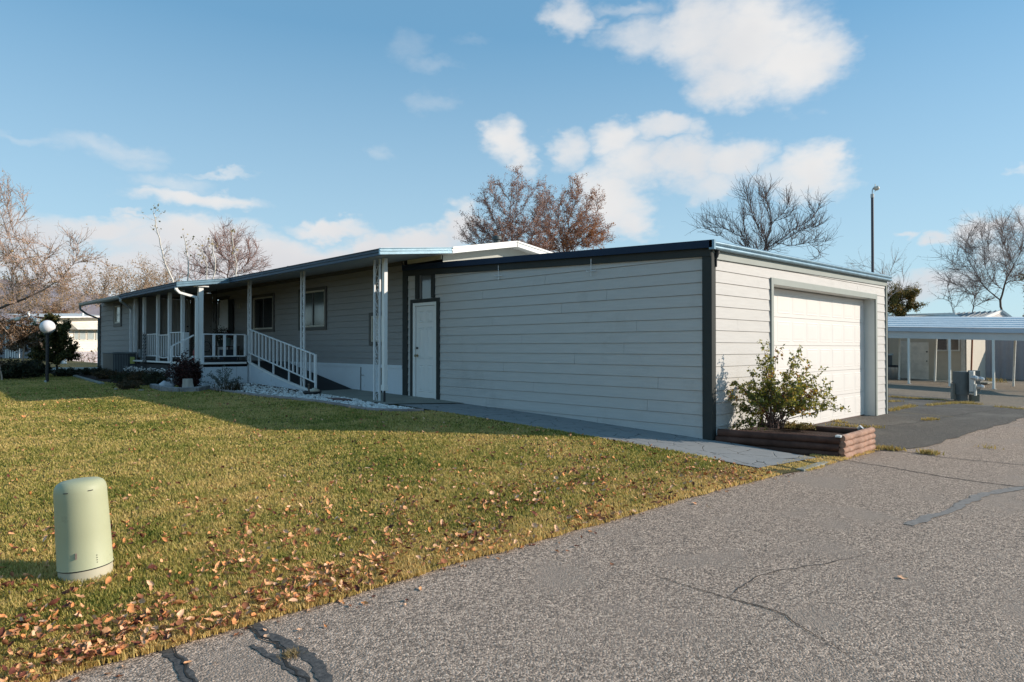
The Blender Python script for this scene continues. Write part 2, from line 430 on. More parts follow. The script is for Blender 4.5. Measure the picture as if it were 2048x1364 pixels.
i, j = np.meshgrid(np.arange(len(gu)-1), np.arange(n-1), indexing='ij'); a = (i*n+j).ravel()
tag(np_mesh('ground', P, [np.stack([a, a+n, a+n+1, a+1], 1)], soil_m, origin=(0, 0, 0), smooth=True), kind='structure')

_rn = np.random.default_rng(3); _ph = _rn.uniform(0, 6.28, 12); _am = _rn.uniform(.3, 1, 12)
def wig(u, s=1.0):
    return s*sum(_am[i]*math.sin(u*(.6+1.15*i)+_ph[i])/(1+.55*i) for i in range(12))*.5
def edge(u):
    """lawn / road edge"""
    return 3.52+.035*wig(u)+.018*wig(u*3.1+5)+(-.16*max(0, min(1, (u-6.4)/2.0)))
def lawn_far(u): return 75.0
grid_sheet('lawn', np.concatenate([np.arange(-70, -6, 2.0), np.arange(-6, 8.95, .15)]), edge, lambda u: 26.0, 60, 0, turf_m)
grid_sheet('neighbour_lawn', np.arange(-90, 30, 3.0), lambda u: 26.0, lambda u: 90.0, 24, -.004, turf_m)
grid_sheet('road', np.concatenate([np.arange(-60, -4, 2.0), np.arange(-4, 24, .4), np.arange(24, 70, 2.0)]), lambda u: -9.0, lambda u: 3.75 if u < 9 else 3.62, 26, -.014, road_m)
grid_sheet('parking_lot', np.concatenate([np.arange(9.2, 20, .5), np.arange(20, 75, 1.5)]), lambda u: 3.3, lambda u: 60.0, 60, -.028, lot_m)
def dedge(u): return 3.42-.45*max(0, min(1, (u-10.2)/1.2))+.09*wig(u*2.3)-.2*max(0, min(1, (u-12)/4))
grid_sheet('driveway', np.arange(10.35, 22.5, .3), dedge, lambda u: 5.6 if u < 16.3 else 6.9+.15*wig(u), 12, -.006, drive_m)
grid_sheet('driveway_apron', np.arange(16.8, 27, .4), lambda u: 5.6+.1*wig(u), lambda u: 9.8+.2*wig(u), 14, -.009, drive_m)
grid_sheet('path', np.arange(7.68, 8.99, .13), lambda u: 3.72-(u-7.68)*.12, lambda u: 11.2-.5*(u-7.7), 50, .014, stamp_m)
grid_sheet('patio_slab', np.arange(7.5, 8.99, .148), lambda u: 11.25-.5*(u-7.7), lambda u: 14.9, 16, .024, conc_m)
grid_sheet('concrete_drive', [2.0+.8*i for i in range(16)], lambda u: 30.2-.55*(u-5), lambda u: 33.6-.55*(u-5), 6, .03, conc_m)
# soil bed under the gravel and shrubs
def bed_out(v):   # outer (lawn) border of planting bed as u(v)
    return float(np.interp(v, [10.1, 10.6, 12.5, 14.7, 17, 18.2, 18.6, 19.6, 21.5, 24, 27, 30], [7.3, 6.75, 6.7, 6.3, 6.15, 6.2, 5.7, 5.0, 4.9, 4.9, 4.7, 4.6]))
def bed_in(v): return float(np.interp(v, [10.1, 11, 12.8, 14.4, 14.6, 30], [7.6, 7.52, 7.5, 7.6, 7.8, 8.0]))
vs_ = np.arange(10.1, 30, .15); tt = np.linspace(0, 1, 9)
P = np.array([[bed_out(v)+(bed_in(v)-bed_out(v))*t, v, 0] for v in vs_ for t in tt]); P[:, 2] = G(P[:, 0], P[:, 1])+.016
n = 9; i, j = np.meshgrid(np.arange(len(vs_)-1), np.arange(8), indexing='ij'); a = (i*n+j).ravel()
tag(np_mesh('planting_bed', P, [np.stack([a, a+n, a+n+1, a+1], 1)], mulch_m, origin=(0, 0, 0)), kind='structure')
# cracks, seams and sealant bands on the road, lying 4 mm above it
def band(name, pts, w, m, off=.0045, jit=.3, base=-.014, seed=1):
    r_ = random.Random(seed); out = []
    for a_, b_ in zip(pts[:-1], pts[1:]):
        L = math.dist(a_[:2], b_[:2]); k_ = max(2, int(L/.03))
        for q_ in range(k_): out.append(tuple(a_[i_]+(b_[i_]-a_[i_])*q_/k_ for i_ in range(len(a_))))
    out.append(pts[-1]); V_ = []; F_ = []
    dr = 0
    for i_, p in enumerate(out):
        nx = out[min(i_+1, len(out)-1)]; pv = out[max(i_-1, 0)]
        d = Vector((nx[0]-pv[0], nx[1]-pv[1])).normalized(); nrm = Vector((-d.y, d.x)); dr = dr*.8+r_.uniform(-1, 1)*jit*.03
        ww = (p[2] if len(p) > 2 else w)/2
        l_, rr_ = ww*(1+r_.uniform(-jit, jit)), ww*(1+r_.uniform(-jit, jit))
        for sg in (l_, -rr_):
            x, y = p[0]+nrm.x*(sg+dr), p[1]+nrm.y*(sg+dr)
            V_.append((x, y, Gf(x, y)+base+off))
        if i_: F_.append((2*i_-2, 2*i_-1, 2*i_+1, 2*i_))
    o = np_mesh(name, np.array(V_), [np.array(F_)], m, origin=(0, 0, 0)); tag(o, kind='structure'); return o
def px(x, y, Z=0.0):
    t = F*(CAMZ-Z)/(y-695); return at(x, t)
black_c = mat('dark_crack', (.022, .02, .018), .95)  # near-black colour of the cracks and seams
def pl(*p, Z=0.0): return [(*px(x, y, Z), *w) for x, y, *w in p]
band('sealed_crack', pl((310, 1268, .05), (330, 1300, .055), (362, 1330, .05), (385, 1366, .055), (400, 1420, .05)), .05, seal_m, jit=.32, seed=2)
band('sealed_crack', pl((498, 1240, .03), (540, 1268, .05), (600, 1300, .06), (640, 1340, .06), (690, 1400, .05)), .05, seal_m, jit=.32, seed=3)
band('sealed_crack', pl((508, 1290, .02), (545, 1310, .04), (600, 1350, .05), (640, 1400, .045)), .05, seal_m, .005, seed=4)
band('road_crack', pl((490, 1252), (530, 1280), (575, 1312), (622, 1366)), .014, black_c, .0065, .5, seed=5)
band('road_crack', pl((320, 1275), (350, 1310), (392, 1364)), .010, black_c, .0065, .5, seed=15)
band('road_crack', pl((1290, 1140, .004), (1340, 1158, .006), (1448, 1188, .008), (1510, 1203, .011), (1560, 1222, .011), (1610, 1252, .006), (1690, 1300, .003)), .009, black_c, seed=6)
band('road_crack', pl((1452, 1188, .003), (1470, 1170, .006), (1520, 1145, .006), (1590, 1130, .006), (1660, 1120, .007), (1740, 1100, .003)), .005, black_c, seed=7)
band('sealed_crack', pl((1815, 1046, .09), (1850, 1032, .10), (1890, 1022, .07), (1930, 1000, .10), (1972, 984, .09), (2048, 972, .12), (2100, 962, .05)), .08, mat('worn_patch', (.19, .175, .16), .85, .25, 30), seed=8)
band('road_seam', pl((1640, 915), (1720, 925), (1790, 935), (1880, 950), (1960, 962), (2080, 975)), .022, black_c, seed=9)
band('road_seam', pl((1750, 897), (1810, 902), (1880, 912), (1960, 920), (2080, 931)), .02, black_c, seed=10)
band('driveway_seam', pl((1775, 821), (1830, 827), (1905, 833)), .03, mat('dry_weed_crack', (.32, .24, .08), .9, .2, 30), .004, base=-.006, seed=11)
band('driveway_seam', pl((1655, 838), (1700, 846), (1760, 852), (1830, 845), (1900, 832), (1960, 822), (2048, 810)), .02, black_c, .004, base=-.006, seed=12)

# ================================================================ lap siding
def siding(mb, P0, D, N, L, zb, zt, course, z0, holes=(), joints=(), lap=.012, step=.6, groove=.0065):
    P0, D, N = Vector(P0), Vector(D), Vector(N)
    br = {0.0, L}
    x = step
    while x < L: br.add(x); x += step
    for h in holes: br.add(max(0, h[0])); br.add(min(L, h[1]))
    for _, js in joints: br.add(js); br.add(js+.004)
    br = sorted(br)
    k0 = int(math.floor((min(zb(0), zb(L))-z0)/course)); k1 = int(math.ceil((max(zt(0), zt(L))-z0)/course))
    def pt(s, z, o): q_ = P0+D*s+N*o; return (q_.x, q_.y, z)
    for s0, s1 in zip(br[:-1], br[1:]):
        if s1-s0 < 1e-4: continue
        sm = (s0+s1)/2; hs = [h for h in holes if h[0] < sm < h[1]]
        for k in range(k0, k1+1):
            lo, hi = z0+k*course, z0+(k+1)*course
            segs = [(lo, hi)]
            for h in hs:
                ns = []
                for a_, b_ in segs:
                    if h[3] <= a_ or h[2] >= b_: ns.append((a_, b_)); continue
                    if h[2] > a_: ns.append((a_, h[2]))
                    if h[3] < b_: ns.append((h[3], b_))
                segs = ns
            for a_, b_ in segs:
                A0, A1 = max(a_, zb(s0)), max(a_, zb(s1)); B0, B1 = min(b_, zt(s0)), min(b_, zt(s1))
                if B0 <= A0+1e-4 and B1 <= A1+1e-4: continue
                B0, B1 = max(A0, B0), max(A1, B1)
                jt = any(k_ == k and js < sm < js+.004 for k_, js in joints)
                of = (lambda z: -.010) if jt else (lambda z: lap*(hi-z)/course)
                g0 = hi-groove; C0 = min(B0, max(A0, g0)); C1 = min(B1, max(A1, g0))
                mb.quad(pt(s0, A0, of(A0)), pt(s1, A1, of(A1)), pt(s1, C1, of(C1)), pt(s0, C0, of(C0)))
                if B0 > C0+1e-4 or B1 > C1+1e-4:   # shadow groove under the next board
                    mb.quad(pt(s0, C0, of(C0)), pt(s1, C1, of(C1)), pt(s1, C1, -.016), pt(s0, C0, -.016)); mb.quad(pt(s0, C0, -.016), pt(s1, C1, -.016), pt(s1, B1, -.016), pt(s0, B0, -.016))
                mb.quad(pt(s0, A0, -.016), pt(s1, A1, -.016), pt(s1, A1, of(A1)), pt(s0, A0, of(A0)))
    return mb
# ================================================================ GARAGE
UW = 8.93; VG = 5.05; UE = 16.60; VB = 12.66
gar = empty('garage', (UW, VG, 0), 'long grey lap sided garage with a white roll-up door and a flat blue edged roof', 'garage')
ztop_side = lambda s: 2.93+.305*s/7.6
DV = (0, 1, 0); DU = (1, 0, 0)
s_door = (11.53-VG, 12.39-VG)
holes = [(s_door[0], s_door[1], -1, 2.49), (11.72-VG, 12.16-VG, 2.53, 3.16)]
mb = MB(); siding(mb, (UW, VG, 0), DV, (-1, 0, 0), VB-VG, lambda s: .0, ztop_side, .178, -.046+.0, holes, joints=[(1, 2.1), (2, 4.9), (3, 1.1), (4, 3.6), (5, .9), (6, 4.4), (7, 2.6), (8, 1.55), (8, 5.2), (9, 3.9), (10, 1.3), (11, 4.7), (12, 2.9), (13, 1.9), (14, 5.0), (15, 3.3)]); mb.build('side_wall', siding_g, gar)
mb = MB(); siding(mb, (UW, VG, 0), DU, (0, -1, 0), UE-UW, lambda s: -.06, lambda s: 2.90+.07*s/7.67, .178, -.046, [(10.90-UW, 15.88-UW, -1, 2.55)], joints=[(14, 3.2), (15, 5.9), (5, 1.2), (10, .8)]); mb.build('front_wall', siding_g, gar)
mb = MB(); siding(mb, (UE, VG, 0), DV, (1, 0, 0), VB-VG, lambda s: -.3, lambda s: 3.0+.25*s/7.6, .178, -.046); mb.quad((UW, VB, 0), (UE, VB, 0), (UE, VB, 3.2), (UW, VB, 3.2)); mb.build('rear_wall', siding_g, gar)
mb = MB(); mb.box((UW+.05, VG+.3, -.02), (UE-.05, VB-.02, -.005)); mb.box((UW+.05, VG+2.0, 0), (UE-.05, VG+2.02, 2.9)); mb.build('inner_lining', soffit, gar)
# roof
mb = MB(); r0, r1, r2, r3 = (UW-.06, VG-.06, 3.0), (UE+.1, VG-.06, 3.07), (UE+.1, VB, 3.33), (UW-.06, VB, 3.30)
lo = lambda p: (p[0], p[1], p[2]-.05)
mb.add([r0, r1, r2, r3, lo(r0), lo(r1), lo(r2), lo(r3)], [(0, 1, 2, 3), (7, 6, 5, 4), (0, 4, 5, 1), (1, 5, 6, 2), (2, 6, 7, 3), (3, 7, 4, 0)]); mb.build('roof', metal_r, gar)
# navy side fascia + dark trim under it
def slanted(mb, u0, u1, v0, v1, za0, zb0, za1, zb1):
    mb.add([(u0, v0, za0), (u1, v0, za0), (u1, v0, zb0), (u0, v0, zb0), (u0, v1, za1), (u1, v1, za1), (u1, v1, zb1), (u0, v1, zb1)],
           [(0, 1, 2, 3), (7, 6, 5, 4), (0, 4, 5, 1), (1, 5, 6, 2), (2, 6, 7, 3), (3, 7, 4, 0)])
mb = MB(); slanted(mb, UW-.10, UW-.062, VG-.085, VB+.05, 2.925, 3.04, 3.225, 3.345); mb.build('side_fascia', navy, gar, .004)
mb = MB(); slanted(mb, UW-.045, UW-.002, VG-.03, VB+.1, 2.81, 2.96, 3.10, 3.26); mb.build('side_frieze', trim_d, gar)
# corner trims
mb = MB(); mb.box((UW-.034, VG-.036, -.02), (UW-.001, VG+.12, 2.93)); mb.build('corner_trim', trim_d, gar, .003)
mb = MB(); mb.box((UW-.001, VG-.036, -.02), (UW+.085, VG-.003, 2.86)); mb.build('corner_trim', trim_d, gar, .003)
mb = MB(); mb.box((UW-.034, VB-.06, .25), (UW+.02, VB+.12, 3.24)); mb.build('corner_trim', trim_d, gar, .003)
mb = MB(); mb.box((UE-.05, VG-.036, -.1), (UE+.034, VG-.003, 2.9)); mb.box((UE+.003, VG-.036, -.1), (UE+.034, VG+.1, 2.9)); mb.build('corner_trim', trim_l, gar, .003)
# front frieze + rolled blue fascia
mb = MB(); mb.add([(UW+.02, VG-.03, 2.78), (UE+.02, VG-.03, 2.86), (UE+.02, VG-.03, 2.98), (UW+.02, VG-.03, 2.92), (UW+.02, VG, 2.78), (UE+.02, VG, 2.86), (UE+.02, VG, 2.98), (UW+.02, VG, 2.92)],
                [(0, 1, 2, 3), (7, 6, 5, 4), (0, 4, 5, 1), (1, 5, 6, 2), (2, 6, 7, 3), (3, 7, 4, 0)]); mb.build('front_frieze', trim_l, gar)
prof = [(.0, 0)]
for c_, r_ in ((.032, .032), (.098, .03)):
    for i in range(9):
        t = -math.pi/2+math.pi*i/8; prof.append((.045+math.cos(t)*r_*1.0, c_+math.sin(t)*r_))
prof += [(.04, .132), (0, .132)]
mb = MB(); mb.extr(prof, (UW-.062, VG-.036, 2.90), (UE+.10, VG-.036, 2.965)); mb.build('front_fascia', bluem, gar)
mb = MB(); mb.box((UW-.10, VG-.115, 2.90), (UW-.055, VG-.03, 3.04)); mb.build('fascia_corner', bluem, gar, .003)
mb = MB(); mb.tube([(UW+.11, VG-.07, 2.92), (UW+.10, VG-.075, 2.86), (UW+.075, VG-.05, 2.78), (UW+.08, VG-.045, 2.66)], .014, 5); mb.cyl((UW+.09, VG-.06, 2.9), (UW+.09, VG-.05, 2.8), .03, .022); mb.build('floodlight_bracket', blackm, gar)
# garage door
DO0, DO1, DT = 10.92, 15.87, 2.53
tr = MB(); tr.box((DO0-.085, VG-.034, 0), (DO0, VG-.002, DT+.11)); tr.box((DO1, VG-.034, -.03), (DO1+.085, VG-.002, DT+.11)); tr.box((DO0, VG-.034, DT), (DO1, VG-.002, DT+.11)); tr.build('door_surround', trim_l, gar, .003)
tr = MB(); tr.box((DO0-.02, VG-.001, 0), (DO0, VG+.24, DT)); tr.box((DO1, VG-.001, -.03), (DO1+.02, VG+.24, DT)); tr.box((DO0, VG-.001, DT), (DO1, VG+.24, DT+.02)); tr.build('door_jamb', mat('bounce_lit_jamb_paint', (.60, .62, .59), .5, .04), gar)  # bounce light off the door is put into the pale jamb colour
VD = VG+.21
gd = MB(); gd.box((DO0+.004, VD+.03, .01), (DO1-.004, VD+.05, DT-.004)); door = gd.build('garage_door', gdoor, gar)
nsec = 5; sh = (DT-.02)/nsec
for k in range(nsec):
    z0, z1 = .012+k*sh, .012+(k+1)*sh-.006
    sm_ = MB(); sm_.box((DO0+.004, VD+.002, z0), (DO1-.004, VD+.03, z1))
    npn = 8; pw_ = (DO1-DO0)/npn
    for c in range(npn):
        a_, b_ = DO0+c*pw_+.075, DO0+(c+1)*pw_-.075; e, f_ = z0+.085, z1-.085
        # raised panel: sloped moulding up to a flat field
        o0, o1 = VD+.0012, VD-.0014
        ring0 = [(a_-.02, o0, e-.02), (b_+.02, o0, e-.02), (b_+.02, o0, f_+.02), (a_-.02, o0, f_+.02)]
        ring1 = [(a_-.008, o1, e-.008), (b_+.008, o1, e-.008), (b_+.008, o1, f_+.008), (a_-.008, o1, f_+.008)]
        ring2 = [(a_+.012, o0-.001, e+.012), (b_-.012, o0-.001, e+.012), (b_-.012, o0-.001, f_-.012), (a_+.012, o0-.001, f_-.012)]
        ring3 = [(a_+.045, o1, e+.045), (b_-.045, o1, e+.045), (b_-.045, o1, f_-.045), (a_+.045, o1, f_-.045)]
        vs = ring0+ring1+ring2+ring3; fs = []
        for q_ in (0, 4, 8):
            for i in range(4): fs.append((q_+i, q_+(i+1) % 4, q_+4+(i+1) % 4, q_+4+i))
        fs.append((12, 13, 14, 15)); sm_.add(vs, fs)
    sm_.build('door_section', gdoor, door)
ws = MB(); ws.box((DO0+.004, VD-.0014, -.012), (DO1-.004, VD+.02, .014)); ws.build('weather_strip', mat('brown_rubber', (.10, .06, .05), .8), door)
# side door
zs = .37
dt = MB(); dt.box((UW-.036, 12.39, .3), (UW-.002, 12.48, 2.55)); dt.box((UW-.036, 11.43, .3), (UW-.002, 11.53, 2.55)); dt.box((UW-.036, 11.53, 2.47), (UW-.002, 12.39, 2.55)); dt.build('side_door_trim', trim_d, gar, .003)
fr = MB(); fr.box((UW-.028, 12.31, zs), (UW+.05, 12.39, 2.47)); fr.box((UW-.028, 11.53, zs), (UW+.05, 11.59, 2.47)); fr.box((UW-.028, 11.59, 2.40), (UW+.05, 12.31, 2.47)); fr.box((UW-.05, 11.53, zs-.03), (UW+.05, 12.39, zs)); sdf = fr.build('side_door_frame', white, gar, .003)
def panel_door(name, parent, m, P0, D, N, w, z0, h, rows=((.12, .30, 2), (.36, .80, 2), (.85, .95, 2)), pm=.1):
    P0, D, N = Vector(P0), Vector(D), Vector(N)
    mb_ = MB()
    def pt(s, z, o): q_ = P0+D*s+N*o; return (q_.x, q_.y, z)
    a_, b_ = pt(0, z0, -.035), pt(w, z0+h, 0); mb_.box(a_, b_)
    for lo_, hi_, nc in rows:
        for c in range(nc):
            cw = (w-pm*(nc+1))/nc; s0 = pm+c*(cw+pm); s1 = s0+cw; e, f_ = z0+h*lo_, z0+h*hi_
            R_ = []
            for ins, o in ((0, .0005), (.014, .009), (.030, .001), (.06, .008)):
                R_ += [pt(s0+ins, e+ins, o), pt(s1-ins, e+ins, o), pt(s1-ins, f_-ins, o), pt(s0+ins, f_-ins, o)]
            fs = [(q_+i, q_+(i+1) % 4, q_+4+(i+1) % 4, q_+4+i) for q_ in (0, 4, 8) for i in range(4)]+[(12, 13, 14, 15)]
            mb_.add(R_, fs)
    return mb_.build(name, m, parent)
mb = MB(); mb.box((UW+.040, 11.56, zs), (UW+.048, 12.35, 2.44)); mb.build('door_gap_shade', blackm, gar)  # black sheet added behind the door, stands in for shade in the gap
sd = panel_door('side_door', gar, doorw, (UW+.004, 11.598, 0), DV, (-1, 0, 0), .704, zs+.01, 2.012, rows=((.06, .36, 2), (.42, .77, 2), (.82, .95, 2)))
hm = MB(); hm.cyl((UW+.004, 12.25, zs+.93), (UW-.045, 12.25, zs+.93), .012); hm.sphere((UW-.06, 12.25, zs+.93), .028, 12); hm.cyl((UW+.004, 12.25, zs+.93), (UW-.008, 12.25, zs+.93), .033); hm.build('knob', brass, sd)
hm = MB(); hm.cyl((UW+.004, 12.25, zs+1.10), (UW-.022, 12.25, zs+1.10), .026); hm.build('deadbolt', blackm, sd)
# transom window
wt_ = MB(); wt_.box((UW-.034, 12.16, 2.56), (UW-.002, 12.30, 3.2)); wt_.box((UW-.034, 11.60, 2.56), (UW-.002, 11.72, 3.2)); wt_.box((UW-.034, 11.60, 3.14), (UW-.002, 12.30, 3.22)); tw = wt_.build('transom_window', trim_d, gar, .003)
wg = MB(); wg.box((UW+.015, 11.72, 2.53), (UW+.03, 12.16, 3.16)); wg.build('pane', glassmat('curtained_pane', (.13, .14, .15), .08), tw)
wf = MB(); wf.box((UW-.01, 12.12, 2.56), (UW+.014, 12.16, 3.14)); wf.build('sash', mat('grey_sash', (.2, .2, .2), .5), tw); wf = MB(); wf.box((UW-.01, 11.72, 2.56), (UW+.014, 11.75, 3.14)); wf.build('sash', mat('grey_sash', (.2, .2, .2), .5), tw)
# hanging hooks under the eave
hk = None
for v in (9.55, 7.25):
    zt_ = 2.92+.305*(v-VG)/7.6-.07
    m_ = MB(); m_.cyl((UW-.05, v, zt_+.04), (UW-.05, v, zt_-.25), .007, k=5); m_.tube([(UW-.05, v-.10, zt_-.145), (UW-.05, v-.09, zt_-.165), (UW-.05, v+.09, zt_-.165), (UW-.05, v+.10, zt_-.145)], .007, 5)
    m_.build('hanging_hook', post_m, gar)

# ================================================================ HOUSE (manufactured home with porch)
hou = empty('house', (7.7, 18.5, .49), 'long low grey sided mobile home with an open porch and a white railed ramp', 'house')
holesH = []
def window(v0, v1, z0, z1, U0=UW, name='window', gl=glass_d, tr_=.085, mull=True):
    holesH.append((v0, v1, z0, z1))
    t_ = MB(); t_.box((U0-.04, v0-tr_, z0-tr_), (U0-.004, v1+tr_, z0)); t_.box((U0-.04, v0-tr_, z1), (U0-.004, v1+tr_, z1+tr_))
    t_.box((U0-.04, v0-tr_, z0), (U0-.004, v0, z1)); t_.box((U0-.04, v1, z0), (U0-.004, v1+tr_, z1)); w_ = t_.build(name, trim_w, hou, .003)
    f_ = MB(); d = .045
    f_.box((U0-.03, v0, z0), (U0+.03, v1, z0+d)); f_.box((U0-.03, v0, z1-d), (U0+.03, v1, z1)); f_.box((U0-.03, v0, z0+d), (U0+.03, v0+d, z1-d)); f_.box((U0-.03, v1-d, z0+d), (U0+.03, v1, z1-d))
    f_.build('frame', winframe, w_, .003)
    if mull:
        f_ = MB(); vm = (v0+v1)/2; f_.box((U0-.008, vm-.02, z0+d), (U0+.028, vm+.02, z1-d)); f_.build('mullion', mat('dark_mullion', (.1, .1, .1), .5), w_)
    g_ = MB(); g_.box((U0+.012, v0+d, z0+d), (U0+.02, v1-d, z1-d)); g_.build('pane', gl, w_)
    return w_
trim_w = mat('window_trim_paint', (.085, .08, .072), .6, .06, 3)
window(16.36, 17.77, 2.04, 3.03, gl=glass_m)
window(19.50, 20.92, 2.04, 3.03)
window(13.52, 14.10, 1.62, 2.24, mull=False, gl=glassmat('white_blind_pane', (.45, .47, .48), .3))
# white porch door in front wall
dv0, dv1, dz = 22.95, 23.85, 1.08
holesH.append((dv0-.05, dv1+.05, dz-.1, 3.16))
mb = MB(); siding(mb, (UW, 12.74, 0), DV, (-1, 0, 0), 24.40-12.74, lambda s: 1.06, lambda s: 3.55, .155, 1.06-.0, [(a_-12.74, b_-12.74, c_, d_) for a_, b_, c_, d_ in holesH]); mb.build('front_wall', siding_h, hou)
cream = mat('cream_gable_paint', (.52, .51, .42), .6, .05)
mb = MB(); mb.box((UW-.03, 11.36, 3.36), (UW-.016, 12.60, 3.56)); mb.build('upper_wall', cream, hou)
# gable end above the garage
gw = MB(); gw.add([(UW, 11.34, 3.0), (12.6, 11.34, 3.0), (12.6, 11.34, 3.62), (10.84, 11.34, 3.86), (UW, 11.34, 3.5)], [(0, 1, 2, 3, 4)]); gw.build('gable_wall', mat('gable_grey_paint', (.36, .36, .32), .6, .05), hou)
# wing wall
WU = 6.60
holesW = [(26.55-24.4, 27.3-24.4, 2.34, 2.96)]
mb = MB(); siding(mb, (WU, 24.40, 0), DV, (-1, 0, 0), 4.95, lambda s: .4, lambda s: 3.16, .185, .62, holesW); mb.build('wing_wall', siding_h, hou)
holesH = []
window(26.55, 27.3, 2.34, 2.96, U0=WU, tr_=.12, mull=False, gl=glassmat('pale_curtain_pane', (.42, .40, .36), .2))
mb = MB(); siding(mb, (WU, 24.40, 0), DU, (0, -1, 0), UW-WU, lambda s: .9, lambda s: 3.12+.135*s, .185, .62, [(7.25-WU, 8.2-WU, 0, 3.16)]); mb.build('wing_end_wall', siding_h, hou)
mb = MB(); mb.box((7.17, 24.362, 1.08), (7.25, 24.40, 3.2)); mb.box((8.2, 24.362, 1.08), (8.28, 24.40, 3.2)); mb.box((7.25, 24.362, 3.12), (8.2, 24.40, 3.2)); mb.build('entry_trim', trim_w, hou)
ed = panel_door('entry_door', hou, mat('grey_entry_door', (.34, .33, .31), .5, .04), (7.25, 24.41, 0), DU, (0, -1, 0), .95, 1.09, 2.03, rows=((.06, .40, 2), (.46, .80, 2), (.84, .95, 2)))
hm = MB(); hm.sphere((8.10, 24.36, 2.02), .03, 10); hm.build('knob', blackm, ed); hm = MB(); hm.cyl((8.10, 24.37, 2.2), (8.10, 24.40, 2.2), .025); hm.build('deadbolt', blackm, ed)
mb = MB(); mb.quad((WU, 29.35, 0), (12.6, 29.35, 0), (12.6, 29.35, 3.4), (WU, 29.35, 3.2)); mb.quad((12.6, 29.35, 0), (12.6, 11.34, 0), (12.6, 11.34, 3.7), (12.6, 29.35, 3.4)); mb.build('rear_wall', siding_h, hou)
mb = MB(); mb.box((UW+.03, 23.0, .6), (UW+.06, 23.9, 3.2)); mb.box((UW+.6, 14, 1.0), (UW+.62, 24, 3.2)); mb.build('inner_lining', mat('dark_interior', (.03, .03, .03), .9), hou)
# trims
mb = MB(); mb.box((UW-.05, 12.80, 3.36), (UW-.016, 24.36, 3.47)); mb.build('frieze', trim_w, hou)
mb = MB(); mb.box((UW-.04, dv0-.13, dz), (UW-.004, dv0-.05, 3.22)); mb.box((UW-.04, dv1+.05, dz), (UW-.004, dv1+.13, 3.22)); mb.box((UW-.04, dv0-.05, 3.14), (UW-.004, dv1+.05, 3.22)); mb.build('porch_door_trim', trim_w, hou)
pd = panel_door('porch_door', hou, doorw, (UW-.002, dv0-.045, 0), DV, (-1, 0, 0), dv1-dv0+.09, dz+.01, 2.02)
mb = MB(); mb.box((WU-.035, 24.36, .5), (WU-.002, 24.46, 3.12)); mb.build('corner_trim', trim_w, hou)
mb = MB(); mb.box((WU-.03, 29.27, .5), (WU-.002, 29.36, 3.12)); mb.build('corner_trim', trim_w, hou)
# house number
mb = MB(); u_ = UW-.03; zc = 2.83
def digit(vc, ch):
    h_, w_, s_ = .15, .065, .02
    if ch == '1': mb.box((u_, vc-s_/2, zc-h_/2), (u_+.012, vc+s_/2, zc+h_/2)); mb.bar((u_+.006, vc, zc+h_/2-.01), (u_+.006, vc+.03, zc+h_/2-.035), .012, .014)
    else:
        mb.box((u_, vc-w_/2, zc-h_/2), (u_+.012, vc-w_/2+s_, zc+h_/2)); mb.box((u_, vc+w_/2-s_, zc-h_/2), (u_+.012, vc+w_/2, zc+h_/2))
        mb.box((u_, vc-w_/2+s_, zc-h_/2), (u_+.012, vc+w_/2-s_, zc-h_/2+s_)); mb.box((u_, vc-w_/2+s_, zc+h_/2-s_), (u_+.012, vc+w_/2-s_, zc+h_/2))
for vc_, ch_ in ((22.10, '1'), (21.97, '0'), (21.84, '1')): mb = MB(); digit(vc_, ch_); mb.build('house_number_digit', mat('cream_number', (.55, .53, .42), .5), hou)
# skirting of the main wall
mb = MB(); segs = [(12.78, 13.60), (13.66, 14.52), (14.58, 16.2), (16.2, 18.45)]
for n_, (a_, b_) in enumerate(segs):
    if n_ == 1: continue
    mb.box((UW-.03, a_, .30), (UW-.018, b_, 1.0))
mb.box((UW-.05, 12.78, 1.0), (UW-.018, 18.45, 1.075)); mb.build('skirting', skirt_m, hou)
mb = MB(); mb.box((UW-.052, 13.66, .42), (UW-.04, 14.50, 1.03)); hh = mb.build('access_hatch', skirt_m, hou, .003)
mb = MB(); mb.box((UW-.075, 14.36, .80), (UW-.052, 14.46, .815)); mb.cyl((UW-.05, 14.44, .80), (UW-.085, 14.44, .80), .012, k=8); mb.build('latch', steel, hh)
for a_, b_ in ((13.58, 13.67), (14.50, 14.6)): mb = MB(); mb.box((UW-.022, a_, .32), (UW-.016, b_, 1.05)); mb.build('skirting_gap', mat('dark_gap', (.02, .02, .02), .9), hou)
# ---- roofs
def prism_uz(mb, poly, v0, v1):
    n = len(poly); vs = [(u, v0, z) for u, z in poly]+[(u, v1, z) for u, z in poly]
    mb.add(vs, [tuple(range(n))[::-1], tuple(range(n, 2*n))]+[(i, (i+1) % n, n+(i+1) % n, n+i) for i in range(n)])
FU = 7.20
mb = MB(); prism_uz(mb, [(FU+.02, 3.27), (FU+.02, 3.35), (UW+.12, 3.55), (UW+.12, 3.47)], 11.07, 19.0); mb.build('patio_roof', soffit, hou)
mb = MB(); prism_uz(mb, [(UW-.03, 3.47), (UW-.03, 3.545), (10.84, 3.905), (12.75, 3.66), (12.75, 3.58), (10.84, 3.83)], 11.07, 29.0); mb.build('main_roof', metal_r, hou)
mb = MB(); prism_uz(mb, [(5.9, 3.06), (5.9, 3.13), (UW+.12, 3.55), (UW+.12, 3.48)], 18.42, 28.9); mb.build('porch_roof', soffit, hou)
def fprof(h, d=.05):  # stepped metal fascia profile
    return [(0, 0), (d, 0), (d, h*.12), (d*.75, h*.16), (d*.75, h*.42), (d*1.1, h*.5), (d*1.1, h*.60), (d*.75, h*.66), (d*.75, h*.88), (d*1.2, h*.92), (d*1.2, h), (0, h)]
